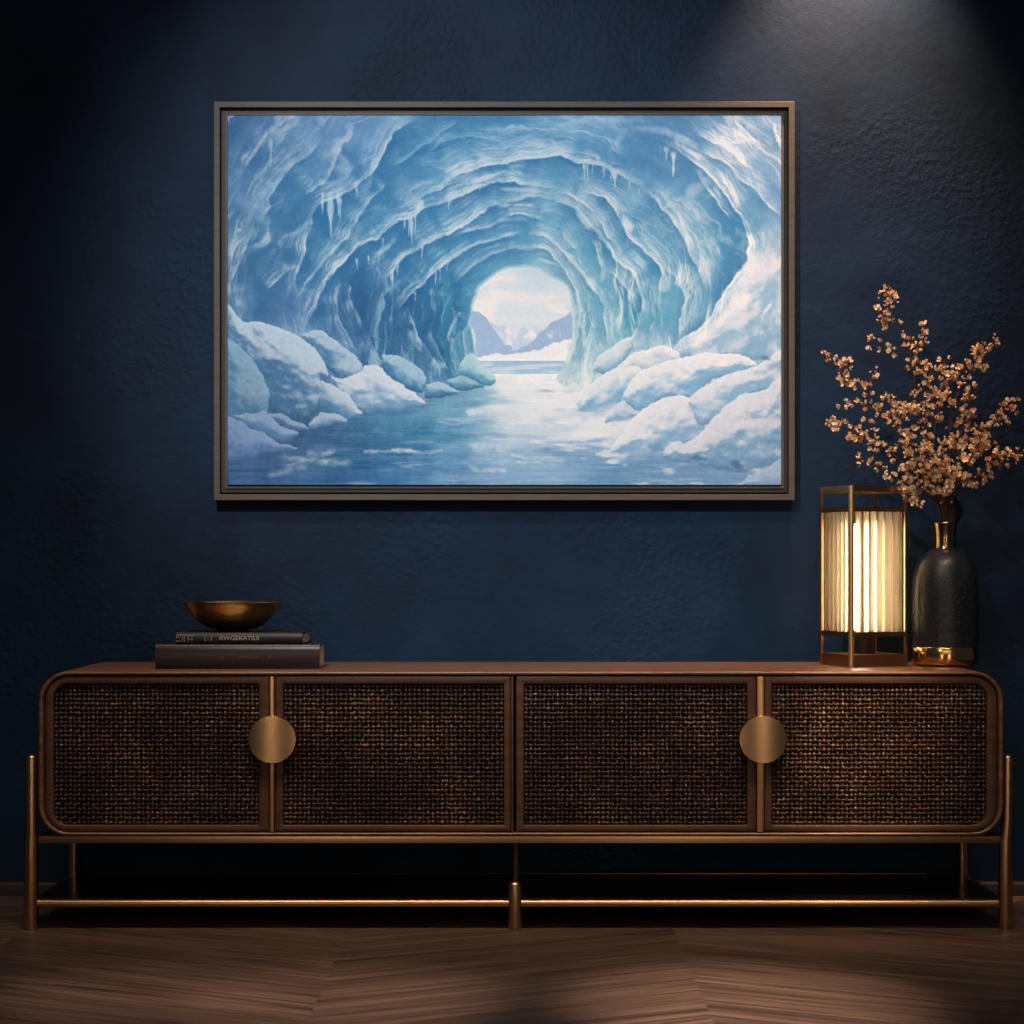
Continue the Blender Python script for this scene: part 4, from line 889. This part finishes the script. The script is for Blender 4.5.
B('short dried branch at the very centre front, right over the vase mouth', [(545, 940), (530, 860), (520, 790), (515, 730), (540, 680)], [((525, 820), (560, 790), (570, 750)), ((530, 850), (500, 830), (490, 800)), ((518, 740), (480, 700), (470, 690)), ((530, 850), (570, 860), (580, 850))], -.12, .25, 1.3, -.03, 1.18)
# one dark leaf behind the neck
bm = bmesh.new(); c = at(953.5, 511, VY+.045); n_ = 10
rows = []
for i in range(n_+1):
    t = i/n_; w2 = .021*math.sin(PI*min(1, t*.93+.05))**.75
    z = -.034+.068*t
    rows.append([Vector((s_*w2+.004*math.sin(t*3), .012*(s_*s_)+.010*math.sin(t*PI)+e_, z)) for s_, e_ in ((-1, 0), (-.5, 0), (0, 0), (.5, 0), (1, 0), (.5, .0015), (0, .0015), (-.5, .0015))])
loops(bm, rows, True, True, True)
tube(bm, [Vector((0, .004, -.032)), Vector((-.006, -.02, -.055)), Vector((-.012, -.04, -.085))], .0014, 6)
o = obj('dried_leaf', bm, M_leaf); o.location = c; tag(o, 'single dark rounded leaf standing behind the neck of the vase', 'leaf')

# ---------------------------------------------------------------- light
def aim(o, p): o.rotation_euler = (Vector(p)-o.location).to_track_quat('-Z', 'Y').to_euler()
def spot(name, loc, target, power, deg, blend, col, rad=.04):
    l = bpy.data.lights.new(name, 'SPOT'); l.energy = power; l.spot_size = math.radians(deg); l.spot_blend = blend; l.color = col; l.shadow_soft_size = rad
    o = bpy.data.objects.new(name, l); COL.objects.link(o); o.location = loc; aim(o, target); return o
def area(name, loc, target, power, sx_, sy_, col, spread=180):
    l = bpy.data.lights.new(name, 'AREA'); l.shape = 'RECTANGLE'; l.size = sx_; l.size_y = sy_; l.energy = power; l.color = col; l.spread = math.radians(spread)
    o = bpy.data.objects.new(name, l); COL.objects.link(o); o.location = loc; aim(o, target); return o
pc = at(504, 300, .42)
spot('picture_spotlight', (-.75, -2.7, 2.75), (pc.x, .42, pc.z-.03), 354, 37, .78, (1, .995, .985), .10)
spot('wall_downlight', (.775, .215, 2.43), (.765, .451, 1.84), 150, 70, 1., (1, .53, .30), .03)
for x, y, pw, dg in ((.41, -.72, 800, 15), (-.29, -.68, 380, 13.5), (-.68, -.66, 215, 12.5)):
    spot('ceiling_downlight', (x, y-1.5, 2.5), (x, y, 0), pw, dg, 1., (1, .73, .54), .05)
spot('door_spotlight', (.85, -1.7, 2.6), (.735, .01, .39), 380, 9.5, 1., (1, .70, .48), .05)
area('front_fill', (.5, -3.2, 2.3), (.2, 0, .5), 5, 1.6, .9, (1, .82, .66))  # added soft fill to brighten the cabinet front, not a lamp of the room
area('overhead_fill', (0, -1.0, 2.6), (0, .1, .55), 6, 2.2, .16, (1, .76, .54), 55)  # added fill from above, lifts the sideboard top and rail edges
for x in (-1.05, 1.05): area('highlight_strip', (x, -4.5, 1.0), (x*.5, 0, .6), 7, .20, 1.7, (1, .74, .50))  # unseen strips added behind the camera for highlights on legs and door pulls
wd_ = bpy.data.worlds.new('dim_room'); wd_.use_nodes = True; wd_.node_tree.nodes['Background'].inputs[0].default_value = (.55, .65, 1, 1); wd_.node_tree.nodes['Background'].inputs[1].default_value = .036
sc.world = wd_

# ---------------------------------------------------------------- camera
cam = bpy.data.cameras.new('camera'); cam.sensor_width = 36; cam.lens = FPX/1024*36; cam.shift_y = (HOR-512)/1024; cam.clip_start = .05
co_ = bpy.data.objects.new('camera', cam); COL.objects.link(co_); co_.location = (0, -CD, EZ); co_.rotation_euler = (PI/2, 0, 0); sc.camera = co_
vs_ = sc.view_settings; sc.display_settings.display_device = 'sRGB'; vs_.view_transform = 'Standard'; vs_.look = 'None'; vs_.exposure = 0; vs_.gamma = 1; vs_.use_curve_mapping = False
